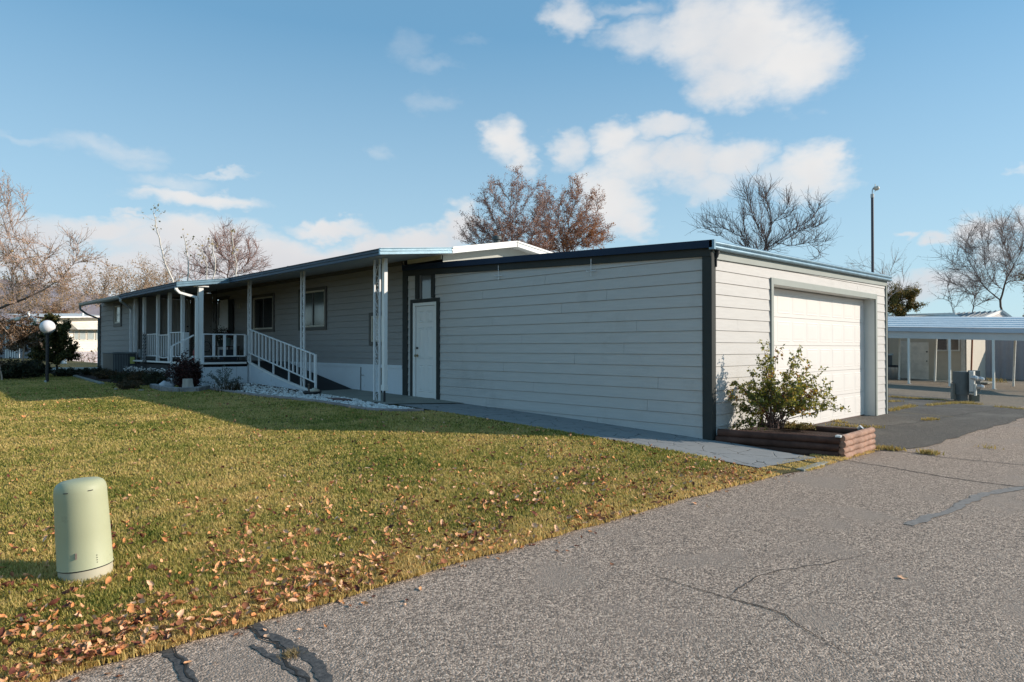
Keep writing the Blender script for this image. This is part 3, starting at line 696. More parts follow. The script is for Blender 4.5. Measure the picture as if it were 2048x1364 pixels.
mb = MB(); mb.extr([(-a_, b_) for a_, b_ in fprof(.13)], (FU+.02, 11.06, 3.255), (FU+.02, 18.42, 3.235)); mb.build('patio_fascia', fascia_shade, hou)
mb = MB(); mb.extr(fprof(.125), (FU-.04, 11.07, 3.265), (UW-.0, 11.07, 3.46)); mb.build('patio_end_fascia', mat('blue_fascia_sun_tone', (.36, .50, .58), .25, .12, 8, .05, 20, metal=.3), hou)  # sun-facing end of the same fascia, sunlight put into its paler colour
mb = MB(); mb.extr([(-a_, b_) for a_, b_ in fprof(.14)], (5.90, 18.42, 3.03), (5.90, 23.7, 3.01)); mb.build('porch_fascia', fascia_shade, hou)
mb = MB(); mb.extr(fprof(.13), (5.84, 18.42, 3.04), (FU+.02, 18.42, 3.235)); mb.build('porch_end_fascia', bluem, hou)
gut = mat('grey_gutter', (.33, .35, .34), .45, .08, 3)
mb = MB(); mb.extr([(-a_, b_) for a_, b_ in [(0, 0), (.06, 0), (.10, .04), (.11, .11), (0, .11)]], (5.90, 23.72, 3.01), (5.90, 28.95, 3.0)); mb.build('gutter', gut, hou)
mb = MB(); mb.extr([(0, 0), (.05, 0), (.05, .055), (.035, .06), (.035, .09), (.06, .10), (.06, .135), (0, .135)], (UW+.01, 11.07, 3.46), (10.86, 11.07, 3.80)); mb.extr([(0, 0), (.05, 0), (.05, .055), (.035, .06), (.035, .09), (.06, .10), (.06, .135), (0, .135)], (10.84, 11.07, 3.80), (12.78, 11.07, 3.55)); mb.build('gable_fascia', white, hou)
# roof vents
mb = MB(); mb.cyl((9.5, 19.7, 3.55), (9.5, 19.7, 3.90), .04); mb.cyl((9.5, 19.7, 3.88), (9.5, 19.7, 3.94), .14, .10); mb.cyl((9.5, 19.7, 3.94), (9.5, 19.7, 3.99), .10, .05); mb.build('roof_vent', blackm, hou)
mb = MB(); mb.cyl((11.2, 12.1, 3.7), (11.2, 12.1, 4.12), .085, k=16); mb.cyl((11.2, 12.1, 4.12), (11.2, 12.1, 4.2), .125, .11, k=16); mb.cyl((11.4, 11.9, 4.0), (11.5, 11.85, 4.0), .03); mb.build('chimney', mat('weathered_flue', (.05, .06, .06), .6), hou)
# ---- porch deck & skirting
deckm = mat('dark_deck', (.035, .035, .038), .8, .1, 4)
mb = MB(); mb.box((6.36, 18.45, 1.02), (UW-.05, 24.38, 1.075)); mb.build('porch_deck', deckm, hou)
mb = MB(); mb.box((6.33, 18.41, 1.035), (7.66, 18.45, 1.085)); mb.box((6.31, 18.41, 1.035), (6.36, 24.36, 1.085)); mb.build('deck_edge', white, hou, .003)
mb = MB()
for a_, b_ in ((6.36, 7.02), (7.03, 7.40), (7.41, 7.70)): mb.box((a_, 18.44, .40), (b_, 18.455, .96))
mb.build('deck_skirting', skirt_m, hou)
mb = MB(); mb.box((6.40, 18.46, .4), (6.41, 24.3, .98)); mb.build('deck_side_skirting', mat('dark_lattice', (.05, .05, .05), .9), hou)
# ---- ramp
RV0, RV1 = 18.45, 14.55; RU0, RU1 = 7.78, 8.86
rz = lambda v: 1.06+(v-RV0)/(RV1-RV0)*(.385-1.06)
mb = MB(); mb.add([(RU0, RV0, rz(RV0)), (RU1, RV0, rz(RV0)), (RU1, RV1, rz(RV1)), (RU0, RV1, rz(RV1)), (RU0, RV0, .5), (RU1, RV0, .5), (RU1, RV1, .36), (RU0, RV1, .36)],
                [(0, 1, 2, 3), (7, 6, 5, 4), (0, 4, 5, 1), (1, 5, 6, 2), (2, 6, 7, 3), (3, 7, 4, 0)]); mb.build('ramp', mat('black_ramp_tread', (.012, .013, .016), .85, .2, 20), hou)
N_ = 10; top = []; bot = []
for i in range(N_+1):
    v = RV0+(RV1-RV0)*i/N_; s_ = i/N_
    top.append((v, rz(v)-.06*math.sin(math.pi*s_)+.045)); bot.append((v, Gf(7.75, v)-.02))
mb = MB()
for i in range(N_):
    (v0, z0), (v1, z1) = top[i], top[i+1]
    slanted(mb, 7.735, 7.76, v0, v1, bot[i][1], z0-.05, bot[i+1][1], z1-.05)
mb.build('ramp_skirting', skirt_m, hou)
mb = MB()
for i in range(N_): slanted(mb, 7.72, 7.775, top[i][0], top[i+1][0], top[i][1]-.05, top[i][1], top[i+1][1]-.05, top[i+1][1])
mb.build('ramp_curb', white, hou)
# ---- railings
def railing(name, P0, P1, hb, ht, n, fat=.03, bw=.028, legs=(), legdrop=.25, ends=True, sag=0):
    P0, P1 = Vector(P0), Vector(P1); mb_ = MB(); up = Vector((0, 0, 1))
    mb_.bar(P0+up*ht, P1+up*ht, fat*1.3, fat); m2 = MB()
    if sag: 
        mid = (P0+P1)/2+up*(hb-sag); m2.bar(P0+up*hb, mid, fat, fat); m2.bar(mid, P1+up*hb, fat, fat)
    else: m2.bar(P0+up*hb, P1+up*hb, fat, fat)
    r_ = mb_.build(name, post_m, hou, .003); m2.build('bottom_rail', post_m, r_, .003)
    for i in range(n):
        s_ = (i+.5)/n if not ends else i/(n-1); p = P0.lerp(P1, s_); b_ = MB(); lo_ = hb-legdrop if i in legs else hb+.01
        if i in legs and legdrop > .9: lo_ = legdrop-1
        b_.box((p.x-bw/2, p.y-bw/2, p.z+lo_), (p.x+bw/2, p.y+bw/2, p.z+ht-.01)); b_.build('baluster', post_m, r_)
    return r_
railing('porch_railing', (6.53, 18.5, 1.085), (7.66, 18.5, 1.085), .16, .75, 5, bw=.055, legs=(0,), legdrop=.16)
RH = lambda v: Gf(7.75, v)*0+1.06+(v-18.40)/(14.62-18.40)*(.385-1.06)
railing('ramp_railing', (7.70, 18.36, RH(18.4)), (7.70, 14.62, RH(14.62)-.0), .28, .93, 18, bw=.035, legs=(3, 7, 11), legdrop=.27)
mb = MB(); mb.box((7.68, 14.55, .36), (7.72, 14.60, 1.32)); mb.build('railing_post', post_m, hou)
pv = [23.15, 21.85, 20.8, 19.72]
for q_, (a_, b_) in enumerate(((24.25, 23.2), (23.1, 21.95), (21.8, 20.9), (20.75, 19.8))):
    if q_ == 0: railing('porch_railing', (6.42, 23.1, 1.085), (6.42, 21.95, 1.085), .14, .80, 7, bw=.03)
    if q_ == 1: railing('porch_railing', (6.42, 21.75, 1.085), (6.42, 20.88, 1.085), .12, .76, 5, bw=.03, sag=.03)
    if q_ == 2: railing('porch_railing', (6.42, 20.72, 1.085), (6.42, 19.82, 1.085), .14, .82, 5, bw=.03)
# plain square porch posts
pp = None
for v in (23.2, 21.85, 20.8, 19.72):
    zt_ = 3.06+.0
    mb = MB(); mb.box((6.38, v-.055, 1.085), (6.46, v-.02, zt_)); mb.box((6.38, v+.02, 1.085), (6.46, v+.055, zt_)); mb.box((6.40, v-.02, 1.085), (6.44, v+.02, zt_)); mb.build('porch_post', post_m, hou, .003)
mb = MB(); mb.box((6.40, 19.56, .5), (6.54, 19.70, 1.9)); mb.build('newel_post', post_m, hou, .004)
mb = MB(); mb.box((6.42, 18.49, .45), (6.54, 18.60, 3.10)); mb.box((6.34, 18.44, 3.08), (6.66, 18.66, 3.11)); mb.build('porch_corner_post', white, hou, .004)
mb = MB(); mb.box((6.40, 24.20, .5), (6.48, 24.28, 3.06)); mb.build('porch_corner_post', post_m, hou, .004)
# stair: flight down towards the lawn between the newel and the corner post
mb = MB()
for i in range(3): mb.box((6.34-.28*(i+1), 18.75, .40), (6.34-.28*i, 19.5, 1.06-.19*(i+1)))
mb.build('porch_steps', mat('grey_steps', (.25, .25, .24), .8), hou)
sr = MB(); sr.bar((6.36, 18.66, 1.81), (5.78, 18.72, 1.49), .035, .035); sr.bar((6.36, 18.66, 1.25), (5.80, 18.72, .93), .03, .05)
sr.box((5.80, 18.70, .55), (5.84, 18.74, 1.50)); sr.box((6.08, 18.67, 1.05), (6.12, 18.71, 1.65)); sr.build('stair_railing', post_m, hou)
# ornate iron patio posts
def scrollpost(v, zb_, zt_, w=.15, u=7.74, name='patio_post'):
    mb_ = MB(); mb_.box((u-.018, v-w/2-.018, zb_), (u+.018, v-w/2+.018, zt_)); mb_.box((u-.018, v+w/2-.018, zb_), (u+.018, v+w/2+.018, zt_)); p_ = mb_.build(name, post_m, hou, .002)
    z = zt_-.12; k = 0
    while z > zb_+.35:
        H = .46; zc_ = z-H/2; sg = 1 if k % 2 == 0 else -1; rr = w*.26
        pts = []; s_ = MB()
        for i in range(15):   # upper curl
            t = math.pi*(1.9-1.75*i/14); r2 = rr*(.45+.55*i/14); pts.append((u, v+sg*(-.02+math.cos(t)*r2)*-1, z-rr*1.1+math.sin(t)*r2*-1*-1))
        a_ = pts[-1]; pts2 = []
        for i in range(15):
            t = math.pi*(.15+1.75*i/14); r2 = rr*(1-.55*i/14); pts2.append((u, v+sg*(-.02+math.cos(t)*r2), z-H+rr*1.1-math.sin(t)*r2*-1))
        s_.tube(pts, .007, 4); s_.tube([a_, (u, v+sg*w*.30, zc_+.03), (u, v-sg*w*.30, zc_-.03), pts2[0]], .007, 4); s_.tube(pts2, .007, 4)
        s_.build('scroll', post_m, p_); z -= H+.03; k += 1
    return p_
scrollpost(18.42, .48, 3.335); scrollpost(15.30, .38, 3.325); P1 = scrollpost(12.03, .33, 3.315, w=.20)
mb = MB(); mb.box((7.66, 11.645, .62), (7.745, 11.735, 3.30)); mb.box((7.65, 11.635, .60), (7.755, 11.745, .72)); mb.build('downspout', white, hou, .006)
mb = MB(); mb.cyl((7.70, 11.69, .62), (7.70, 11.69, .30), .022, k=8); mb.build('downspout_foot', blackm, hou)
def spout(pts, m, w=.06):
    mb_ = MB()
    for a_, b_ in zip(pts[:-1], pts[1:]): mb_.bar(a_, b_, w, w*.8)
    for p in pts[1:-1]: mb_.sphere(p, w*.58, 8)
    return mb_.build('downspout', m, hou)
spout([(5.85, 18.46, 3.03), (5.85, 18.46, 2.97), (5.93, 18.48, 2.90), (6.36, 18.5, 2.80), (6.37, 18.5, 2.7), (6.37, 18.5, .6)], white, .07)
spout([(5.85, 23.62, 3.02), (5.86, 23.66, 2.94), (6.28, 24.18, 2.74), (6.30, 24.2, 2.6), (6.30, 24.2, .6)], post_m)
spout([(5.84, 28.9, 3.01), (5.85, 28.92, 2.88), (6.1, 29.1, 2.72), (6.55, 29.4, 2.58), (6.55, 29.4, .6)], mat('teal_grey_downspout', (.14, .19, .20), .5))
# ================================================================ vegetation
def prisms(A, B, ra, rb, k):
    """tapered prisms for many segments -> verts, quads"""
    A = np.asarray(A, float); B = np.asarray(B, float); d = B-A; L = np.linalg.norm(d, axis=1, keepdims=True); d = d/np.maximum(L, 1e-6)
    ref = np.where(np.abs(d[:, 2:3]) > .9, np.array([[1., 0, 0]]), np.array([[0, 0, 1.]]))
    s = np.cross(d, ref); s /= np.maximum(np.linalg.norm(s, axis=1, keepdims=True), 1e-6); u = np.cross(s, d)
    n = len(A); th = 2*np.pi*np.arange(k)/k; c, si = np.cos(th), np.sin(th)
    ring = s[:, None]*c[None, :, None]+u[:, None]*si[None, :, None]
    Va = A[:, None]+ring*np.asarray(ra)[:, None, None]; Vb = B[:, None]+ring*np.asarray(rb)[:, None, None]
    V = np.concatenate([Va, Vb], 1).reshape(-1, 3)
    base = (np.arange(n)*2*k)[:, None]; i = np.arange(k)[None]
    Fq = np.stack([base+i, base+(i+1) % k, base+k+(i+1) % k, base+k+i], -1).reshape(-1, 4)
    return V, Fq
def unit(x): return x/np.maximum(np.linalg.norm(x, axis=-1, keepdims=True), 1e-9)
def leaf_quads(P, size, rg, droop=0.0, aspect=.6, spread=0):
    """diamond leaves folded along the midrib (2 triangles)"""
    n = len(P); P = P+rg.normal(0, 1, (n, 3))*spread
    d = unit(rg.normal(0, 1, (n, 3))-np.array([0, 0, droop])); r = unit(np.cross(d, unit(rg.normal(0, 1, (n, 3)))))
    s = size*rg.uniform(.6, 1.3, (n, 1)); m = P+d*s*.5; nrm = unit(np.cross(d, r))
    a = P; b = m+r*s*aspect*.5+nrm*s*.1; c = P+d*s; e = m-r*s*aspect*.5+nrm*s*.1
    V = np.stack([a, b, c, e], 1).reshape(-1, 3); i = (np.arange(n)*4)[:, None]
    Fq = np.concatenate([i+np.array([[0, 1, 2]]), i+np.array([[0, 2, 3]])])
    return V, Fq, np.repeat(rg.uniform(0, 1, n), 4)
def colonize(starts, blobs, n, seg, rg, infl=1e9, kill=None, iters=220, up=.12, wob=.12, hollow=.0):
    kill = kill or seg*1.6; pts = []
    vol = np.array([b[3]*b[4]*b[5] if len(b) > 5 else b[3]**3 for b in blobs]); cnt = np.maximum(8, (n*vol/vol.sum()).astype(int))
    for b, c in zip(blobs, cnt):
        rr = np.array(b[3:6] if len(b) > 5 else [b[3]]*3)
        d = unit(rg.normal(0, 1, (c, 3)))*(rg.uniform(hollow, 1, (c, 1))**(1/2.4)); pts.append(np.array(b[:3])+d*rr)
    att = np.concatenate(pts)
    pos = [np.array(starts[0], float)]; par = [-1]
    for p in starts[1:]:
        a = pos[-1]; p = np.array(p, float); k = max(1, int(np.linalg.norm(p-a)/seg))
        for i in range(1, k+1): par.append(len(pos)-1); pos.append(a+(p-a)*i/k+rg.normal(0, 1, 3)*seg*.06)
    for it in range(iters):
        if len(att) == 0: break
        kd = kdtree.KDTree(len(pos))
        for i, p in enumerate(pos): kd.insert(p, i)
        kd.balance()
        grow = {}; keep = []
        for j, a in enumerate(att):
            co, i, dist = kd.find(a)
            if dist < kill: continue
            keep.append(j); grow.setdefault(i, []).append((a-pos[i])/dist)
        if not grow: break
        att = att[keep]; new = 0
        for i, ds in grow.items():
            d = np.mean(ds, 0)+np.array([0, 0, up])+rg.normal(0, 1, 3)*wob
            if par[i] >= 0: d = d+.45*(pos[i]-pos[par[i]])/seg
            d = d/max(1e-6, np.linalg.norm(d)); q_ = pos[i]+d*seg
            pos.append(q_); par.append(i); new += 1
        if new == 0: break
    return np.array(pos), np.array(par)
def radii(pos, par, tip, p=2.3, rmax=9):
    n = len(pos); acc = np.zeros(n); has = np.zeros(n, bool)
    has[par[par >= 0]] = True
    acc[~has] = tip**p
    for i in range(n-1, 0, -1):
        if par[i] >= 0: acc[par[i]] += acc[i]
    return np.minimum(acc**(1/p), rmax), ~has
barks = {}
def make_tree(name, label, base, blobs, n=700, seg=.35, tip=.012, bark=None, twigm=None, trunk=None, twigs=3, tlen=.6, trad=.006, side=2, tup=.5,
              leaves=0, leafm=None, lsize=.07, lspread=.12, seed=1, group=None, up=.12, wob=.15, rpow=2.3, rmax=.5, thick=.035, starts=None, leafzone=None, hollow=0, stem=None, lname='leaves', cat='tree'):
    rg = np.random.default_rng(seed); base = tuple(base)
    t = empty(name, base, label, cat, group)
    starts = starts or [base, trunk]
    pos, par = colonize(starts, blobs, n, seg, rg, up=up, wob=wob, hollow=hollow)
    nstart = 1+sum(max(1, int(np.linalg.norm(np.array(starts[i+1])-np.array(starts[i]))/seg)) for i in range(len(starts)-1))
    r, tips = radii(pos, par, tip, rpow, rmax)
    r0 = r.copy()
    if stem: r[:nstart] = np.maximum(r[:nstart], np.linspace(stem[0], stem[1], nstart))
    idx = np.where(par >= 0)[0]; pr = par[idx]
    ra = np.minimum(r[pr], r[idx]*1.25); rb = r[idx]
    tk = rb > thick
    if tk.sum():
        V, Fq = prisms(pos[pr[tk]], pos[idx[tk]]+(pos[idx[tk]]-pos[pr[tk]])*.06, ra[tk], rb[tk], 8); np_mesh('trunk', V, [Fq], bark, t, smooth=True)
    SA, SB, SRa, SRb = [pos[pr[~tk]]], [pos[idx[~tk]]], [ra[~tk]], [rb[~tk]]
    LP = []
    thin = np.where((par >= 0) & (r0 < thick*1.2))[0]; thin = thin[thin >= nstart]
    if stem: thin = np.concatenate([thin, np.arange(nstart//2, nstart)])
    if len(thin) and twigs:
        src = np.repeat(thin, twigs); nd = len(src)
        d0 = unit(pos[src]-pos[par[src]]); f = rg.uniform(0, 1, (nd, 1)); A = pos[par[src]]*(1-f)+pos[src]*f
        d = unit(d0*.9+rg.normal(0, .55, (nd, 3))+np.array([0, 0, tup*.5])); L = tlen*rg.uniform(.4, 1.2, (nd, 1))
        cur = A; rr = np.full(nd, trad*1.5)
        for s in range(3):
            d = unit(d+rg.normal(0, .16, (nd, 3))+np.array([0, 0, tup*.12])); nx = cur+d*L/3
            SA.append(cur); SB.append(nx); SRa.append(rr*(1-.2*s)); SRb.append(rr*(1-.2*(s+1)))
            if leaves: LP.append(nx)
            for q_ in range(side):
                d2 = unit(d+rg.normal(0, .6, (nd, 3))+np.array([0, 0, tup*.15])); m = rg.uniform(0, 1, nd) < .75
                e = nx+d2*L*.32*rg.uniform(.5, 1.2, (nd, 1)); SA.append(nx[m]); SB.append(e[m]); SRa.append(np.full(m.sum(), trad*.8)); SRb.append(np.full(m.sum(), trad*.45))
                if leaves: LP.append(e[m])
            cur = nx
    V, Fq = prisms(np.concatenate(SA), np.concatenate(SB), np.concatenate(SRa), np.concatenate(SRb), 3)
    np_mesh('crown', V, [Fq], twigm or bark, t)
    if leaves:
        P = np.concatenate(LP)
        if leafzone is not None: P = P[rg.uniform(0, 1, len(P)) < leafzone(P)]
        P = P[rg.integers(0, len(P), leaves)] if len(P) else pos[-3:]
        V, Ft, rn = leaf_quads(P, lsize, rg, .5, .65, lspread)
        np_mesh(lname, V, [Ft], leafm, t, rnd=rn)
    return t
def bm_(name, c, sc=3, var=.25): return mat(name, c, .9, var, sc, .5, 20)
bk_grey = bm_('grey_bark', (.16, .13, .115)); bk_brown = bm_('brown_bark', (.15, .10, .075)); bk_white = bm_('white_birch_bark', (.62, .58, .52)); bk_red = bm_('reddish_twigs', (.34, .21, .18)); bk_tan = bm_('tan_twigs', (.46, .34, .26)); bk_dark = bm_('dark_bark', (.07, .055, .05))
def T(x, y, t): p = at(x, t, y); return p
def BL(t, lst, dep=.85):
    """crown lobes: (column, row, half-width px, half-height px, depth offset m)"""
    out = []
    for x, y, rx, ry, *dd in lst:
        dd = dd[0] if dd else 0; tt = t+dd; p = at(x, tt, y); k = tt/F; out.append((*p, (rx*k+ry*k)/2*dep if False else rx*k*dep, rx*k*dep, ry*k))
    return out
def B_(x, t, dz=0): p = at(x, t); return (p[0], p[1], Gf(*p)-.05+dz)
# autumn trees behind the roof
lf_red = leafmat('russet_leaves', [(0, (.20, .09, .07)), (.4, (.38, .18, .12)), (.75, (.50, .25, .15)), (1, (.58, .36, .22))], .7, .35)
t5 = 34
def lowred(P): return np.clip(1.15-(P[:, 2]-4.6)/4.2, .30, 1)
make_tree('autumn_tree', 'half bare russet tree rising behind the white gable peak', B_(1030, t5), BL(t5, [(1035, 395, 34, 58), (985, 400, 38, 40), (1085, 405, 34, 45), (960, 465, 46, 40), (1010, 470, 60, 50), (1070, 470, 50, 50)]), n=2300, seg=.25, tip=.008, bark=bk_grey, twigm=bm_('russet_twigs', (.40, .29, .26)), trunk=T(1030, 620, t5), twigs=4, tlen=.55, trad=.0075, side=2, leaves=22000, leafm=lf_red, lsize=.058, lspread=.05, seed=11, leafzone=lowred, group='autumn trees behind the house roof', rmax=.22)
make_tree('autumn_tree', 'russet leaved tree right of the gable peak, its lower leaves still orange', B_(1125, t5+1.5), BL(t5+1.5, [(1150, 400, 34, 52), (1180, 410, 30, 36), (1105, 430, 32, 40), (1160, 460, 62, 44), (1195, 470, 32, 36), (1120, 480, 50, 36), (1085, 425, 30, 44)]), n=1800, seg=.25, tip=.008, bark=bk_grey, twigm=MAT['russet_twigs'], trunk=T(1125, 620, t5+1.5), twigs=4, tlen=.55, trad=.0075, side=2, leaves=19000, leafm=leafmat('orange_russet_leaves', [(0, (.22, .09, .06)), (.35, (.42, .17, .08)), (.7, (.58, .25, .09)), (1, (.60, .36, .14))], .7, .35), lsize=.062, lspread=.05, seed=12, leafzone=lowred, group='autumn trees behind the house roof', rmax=.2)
# bare tree behind the garage roof
t6 = 27
make_tree('bare_tree', 'leafless grey tree behind the garage roof with tall upright twigs', B_(1520, t6), BL(t6, [(1492, 395, 26, 44), (1515, 430, 40, 60), (1575, 440, 30, 55), (1635, 440, 30, 42), (1610, 470, 40, 36), (1440, 462, 34, 22), (1405, 455, 20, 14), (1540, 400, 18, 40), (1520, 490, 60, 30), (1640, 510, 24, 22)]), n=1900, seg=.22, tip=.007, bark=bk_dark, twigm=bm_('dusk_twigs', (.13, .10, .095)), trunk=T(1522, 590, t6), twigs=4, tlen=.7, trad=.006, side=1, tup=1.2, seed=21, up=.35, rmax=.14)
# trees above the house roof at the left
t4 = 44
make_tree('bare_tree', 'round crowned leafless reddish tree over the left end of the house roof', B_(462, t4), BL(t4, [(458, 505, 60, 56), (500, 530, 44, 34), (415, 530, 40, 34)]), n=1600, seg=.33, tip=.009, bark=bk_brown, twigm=bk_red, trunk=T(460, 600, t4), twigs=4, tlen=.8, trad=.009, side=2, seed=31, up=.2, rmax=.2)
make_tree('bare_tree', 'small leafless reddish tree left of the round crowned one', B_(395, t4+3), BL(t4+3, [(390, 540, 38, 32), (360, 552, 24, 22)]), n=420, seg=.4, tip=.011, bark=bk_brown, twigm=bk_red, trunk=T(395, 600, t4+3), twigs=4, tlen=.8, trad=.008, side=2, seed=32, up=.2, rmax=.15)
lf_y = leafmat('pale_yellow_leaves', [(0, (.30, .22, .08)), (1, (.5, .4, .2))], .7, .3)
for i, (x, ytop, xt, t, lab) in enumerate([(345, 425, 305, 31, 'tallest leaning white birch left of the reddish tree'), (376, 470, 367, 33, 'thin white birch just right of the leaning birch'), (425, 480, 424, 34, 'slim white birch in front of the reddish tree'), (470, 470, 462, 33, 'straight white birch at the middle of the reddish tree'), (412, 500, 402, 35, 'shortest white birch between two taller ones')]):
    top = T(xt, ytop, t); b_ = B_(x+8, t); mid = T((x+xt)/2+6, 530, t)
    k_ = t/F
    make_tree('birch_tree', lab, b_, [(mid[0], mid[1], mid[2], 26*k_, 26*k_, 50*k_), (top[0], top[1], top[2]-.7, 12*k_, 12*k_, 30*k_)] if i in (0, 3) else [(mid[0], mid[1], mid[2]-.3, 14*k_, 14*k_, 34*k_)], n=90 if i == 0 else 45, seg=.3, tip=.008, bark=bk_white, twigm=bm_('pale_twigs', (.42, .33, .27)), starts=[b_, T(x, 560, t), mid, top], twigs=2, tlen=.55, trad=.005, side=1, leaves=26, leafm=lf_y, lsize=.12, lspread=.1, seed=40+i, up=.3, rmax=.075, thick=.017, stem=(.080, .020), leafzone=lambda P, z=top[2]: (P[:, 2] > z-.8).astype(float)*.9+.002, group='white birches behind the porch roof')
# tan canopies far left, behind the wing
for i, (x, y, rx, ry, t, lab) in enumerate([(285, 572, 52, 42, 62, 'tan leafed rounded tree just left of the birches'), (205, 580, 46, 44, 66, 'tan leafed tree above the far left roof corner'), (335, 575, 40, 30, 70, 'low tan tree behind the leaning birch'), (120, 600, 55, 40, 75, 'hazy tan tree beyond the globe lamp'), (30, 600, 60, 44, 78, 'hazy tan tree at the far left edge')]):
    make_tree('tan_tree', lab, B_(x, t), BL(t, [(x, y, rx, ry), (x-rx*.5, y+12, rx*.6, ry*.7), (x+rx*.5, y+10, rx*.6, ry*.7)]), n=560, seg=.6, tip=.014, bark=bk_tan, twigm=bk_tan, trunk=T(x, 640, t), twigs=4, tlen=1.2, trad=.013, side=2, leaves=2200, leafm=leafmat('faded_tan_leaves', [(0, (.40, .26, .16)), (.6, (.58, .40, .23)), (1, (.66, .48, .28))], .8, .4), lsize=.14, lspread=.2, seed=50+i, rmax=.25, group='tan trees beyond the left end of the house')
# the big bare tree leaning in from the left edge
t1 = 24
make_tree('bare_tree', 'large spreading bare tree at the left edge with one long limb reaching right', B_(-90, t1), BL(t1, [(-20, 395, 60, 60), (15, 440, 40, 50), (60, 560, 60, 34, 1), (140, 490, 44, 34), (175, 520, 36, 24), (30, 500, 60, 40, -1), (110, 560, 50, 36, 1), (-60, 480, 70, 70), (40, 610, 40, 20), (150, 575, 40, 20)]), n=2400, seg=.26, tip=.007, bark=bk_brown, twigm=bm_('tan_brown_twigs', (.44, .31, .24)), starts=[B_(-90, t1), T(-70, 620, t1), T(-10, 620, t1), T(60, 592, t1), T(120, 562, t1)], twigs=4, tlen=.6, trad=.006, side=2, leaves=2600, leafm=leafmat('few_gold_leaves', [(0, (.34, .16, .06)), (1, (.5, .34, .1))], .7, .3), lsize=.06, lspread=.05, seed=61, up=.08, rmax=.16, leafzone=lambda P: np.where(P[:, 2] < 4.8, .8, .1))
# right side background trees
t9 = 52
b_ = B_(2005, t9)
make_tree('bare_tree', 'broad multi-stemmed bare tree at the right edge above the carports', b_, BL(t9, [(1975, 480, 60, 40), (1925, 520, 48, 34), (2030, 470, 50, 40), (1900, 555, 34, 22), (2060, 520, 60, 60), (1985, 545, 60, 34), (2110, 470, 60, 50), (1935, 580, 40, 16)]), n=2200, seg=.42, tip=.010, bark=bk_brown, twigm=bm_('grey_brown_twigs', (.33, .25, .22)), starts=[b_, T(2008, 640, t9), T(2000, 600, t9)], twigs=5, tlen=1.3, trad=.008, side=2, seed=71, up=.12, rmax=.30, hollow=.15)
make_tree('bare_tree', 'small dark bare tree over the left part of the metal roof', B_(1915, 58), BL(58, [(1900, 585, 26, 24), (1925, 600, 22, 18), (1880, 600, 20, 12)]), n=300, seg=.5, tip=.013, bark=bk_dark, trunk=T(1908, 630, 58), twigs=3, tlen=.9, trad=.010, side=2, seed=72, rmax=.16)
make_tree('bare_tree', 'small bare tree between the metal roof and the broad tree', B_(1950, 60), BL(60, [(1950, 580, 34, 26), (1975, 600, 30, 18)]), n=340, seg=.5, tip=.013, bark=bk_brown, trunk=T(1945, 625, 60), twigs=4, tlen=1.0, trad=.011, side=2, seed=73, rmax=.16)
make_tree('bare_tree', 'pale feathery bare tree behind the right end of the garage roof', B_(1772, 40), BL(40, [(1790, 545, 32, 34), (1765, 560, 30, 30), (1720, 550, 40, 22), (1800, 585, 34, 20)]), n=520, seg=.4, tip=.009, bark=bk_grey, twigm=bm_('pale_grey_twigs', (.33, .28, .25)), trunk=T(1770, 640, 40), twigs=3, tlen=1.0, trad=.006, side=1, tup=.8, seed=74, up=.3, rmax=.12)
lf_og = leafmat('olive_autumn_leaves', [(0, (.07, .08, .025)), (.5, (.20, .18, .05)), (.85, (.36, .24, .07)), (1, (.50, .28, .08))], .6, .3)
make_tree('leafy_tree', 'bushy olive and rust tree beside the garage\'s far corner', B_(1805, 46), BL(46, [(1808, 598, 27, 20), (1785, 614, 26, 16), (1830, 620, 14, 10), (1770, 600, 20, 22)]), n=420, seg=.4, tip=.012, bark=bk_dark, trunk=T(1803, 640, 46), twigs=4, tlen=.6, trad=.008, side=2, leaves=13000, leafm=lf_og, lsize=.10, lspread=.08, seed=75, rmax=.15)
make_tree('leafy_tree', 'rust leaved tree at the right edge beside the broad bare tree', B_(2060, 50), BL(50, [(2060, 560, 22, 34), (2075, 610, 30, 24)]), n=260, seg=.5, tip=.012, bark=bk_dark, trunk=T(2060, 640, 50), twigs=4, tlen=.6, trad=.009, side=2, leaves=6000, leafm=lf_og, lsize=.12, lspread=.1, seed=76, rmax=.15)
# left foreground-ish: evergreen by the lamp, small trees and hedge at the left edge
lf_ev = leafmat('evergreen_foliage', [(0, (.03, .04, .015)), (.55, (.09, .105, .03)), (.85, (.20, .17, .05)), (1, (.36, .22, .07))], .6, .25)
b_ = B_(118, 21.5)
make_tree('evergreen_shrub_tree', 'dense dark evergreen behind the globe lamp', b_, BL(21.5, [(108, 668, 38, 34), (122, 690, 26, 32), (84, 690, 26, 30), (105, 712, 42, 18), (103, 640, 14, 16)]), n=1100, seg=.16, tip=.008, bark=bk_dark, trunk=T(112, 725, 21.5), twigs=3, tlen=.22, trad=.005, side=1, leaves=34000, leafm=lf_ev, lsize=.055, lspread=.03, seed=81, rmax=.07, thick=.02)
lf_br = leafmat('brown_dull_leaves', [(0, (.05, .035, .02)), (.6, (.15, .09, .05)), (1, (.26, .15, .07))], .7, .25)
make_tree('small_tree', 'brownish multi-stemmed small tree left of the evergreen', B_(50, 20), BL(20, [(45, 680, 32, 34), (62, 650, 16, 24), (30, 655, 18, 22)]), n=420, seg=.18, tip=.008, bark=bk_tan, trunk=T(48, 735, 20), twigs=3, tlen=.3, trad=.005, side=2, leaves=3400, leafm=lf_br, lsize=.055, lspread=.03, seed=82, rmax=.05, thick=.02)
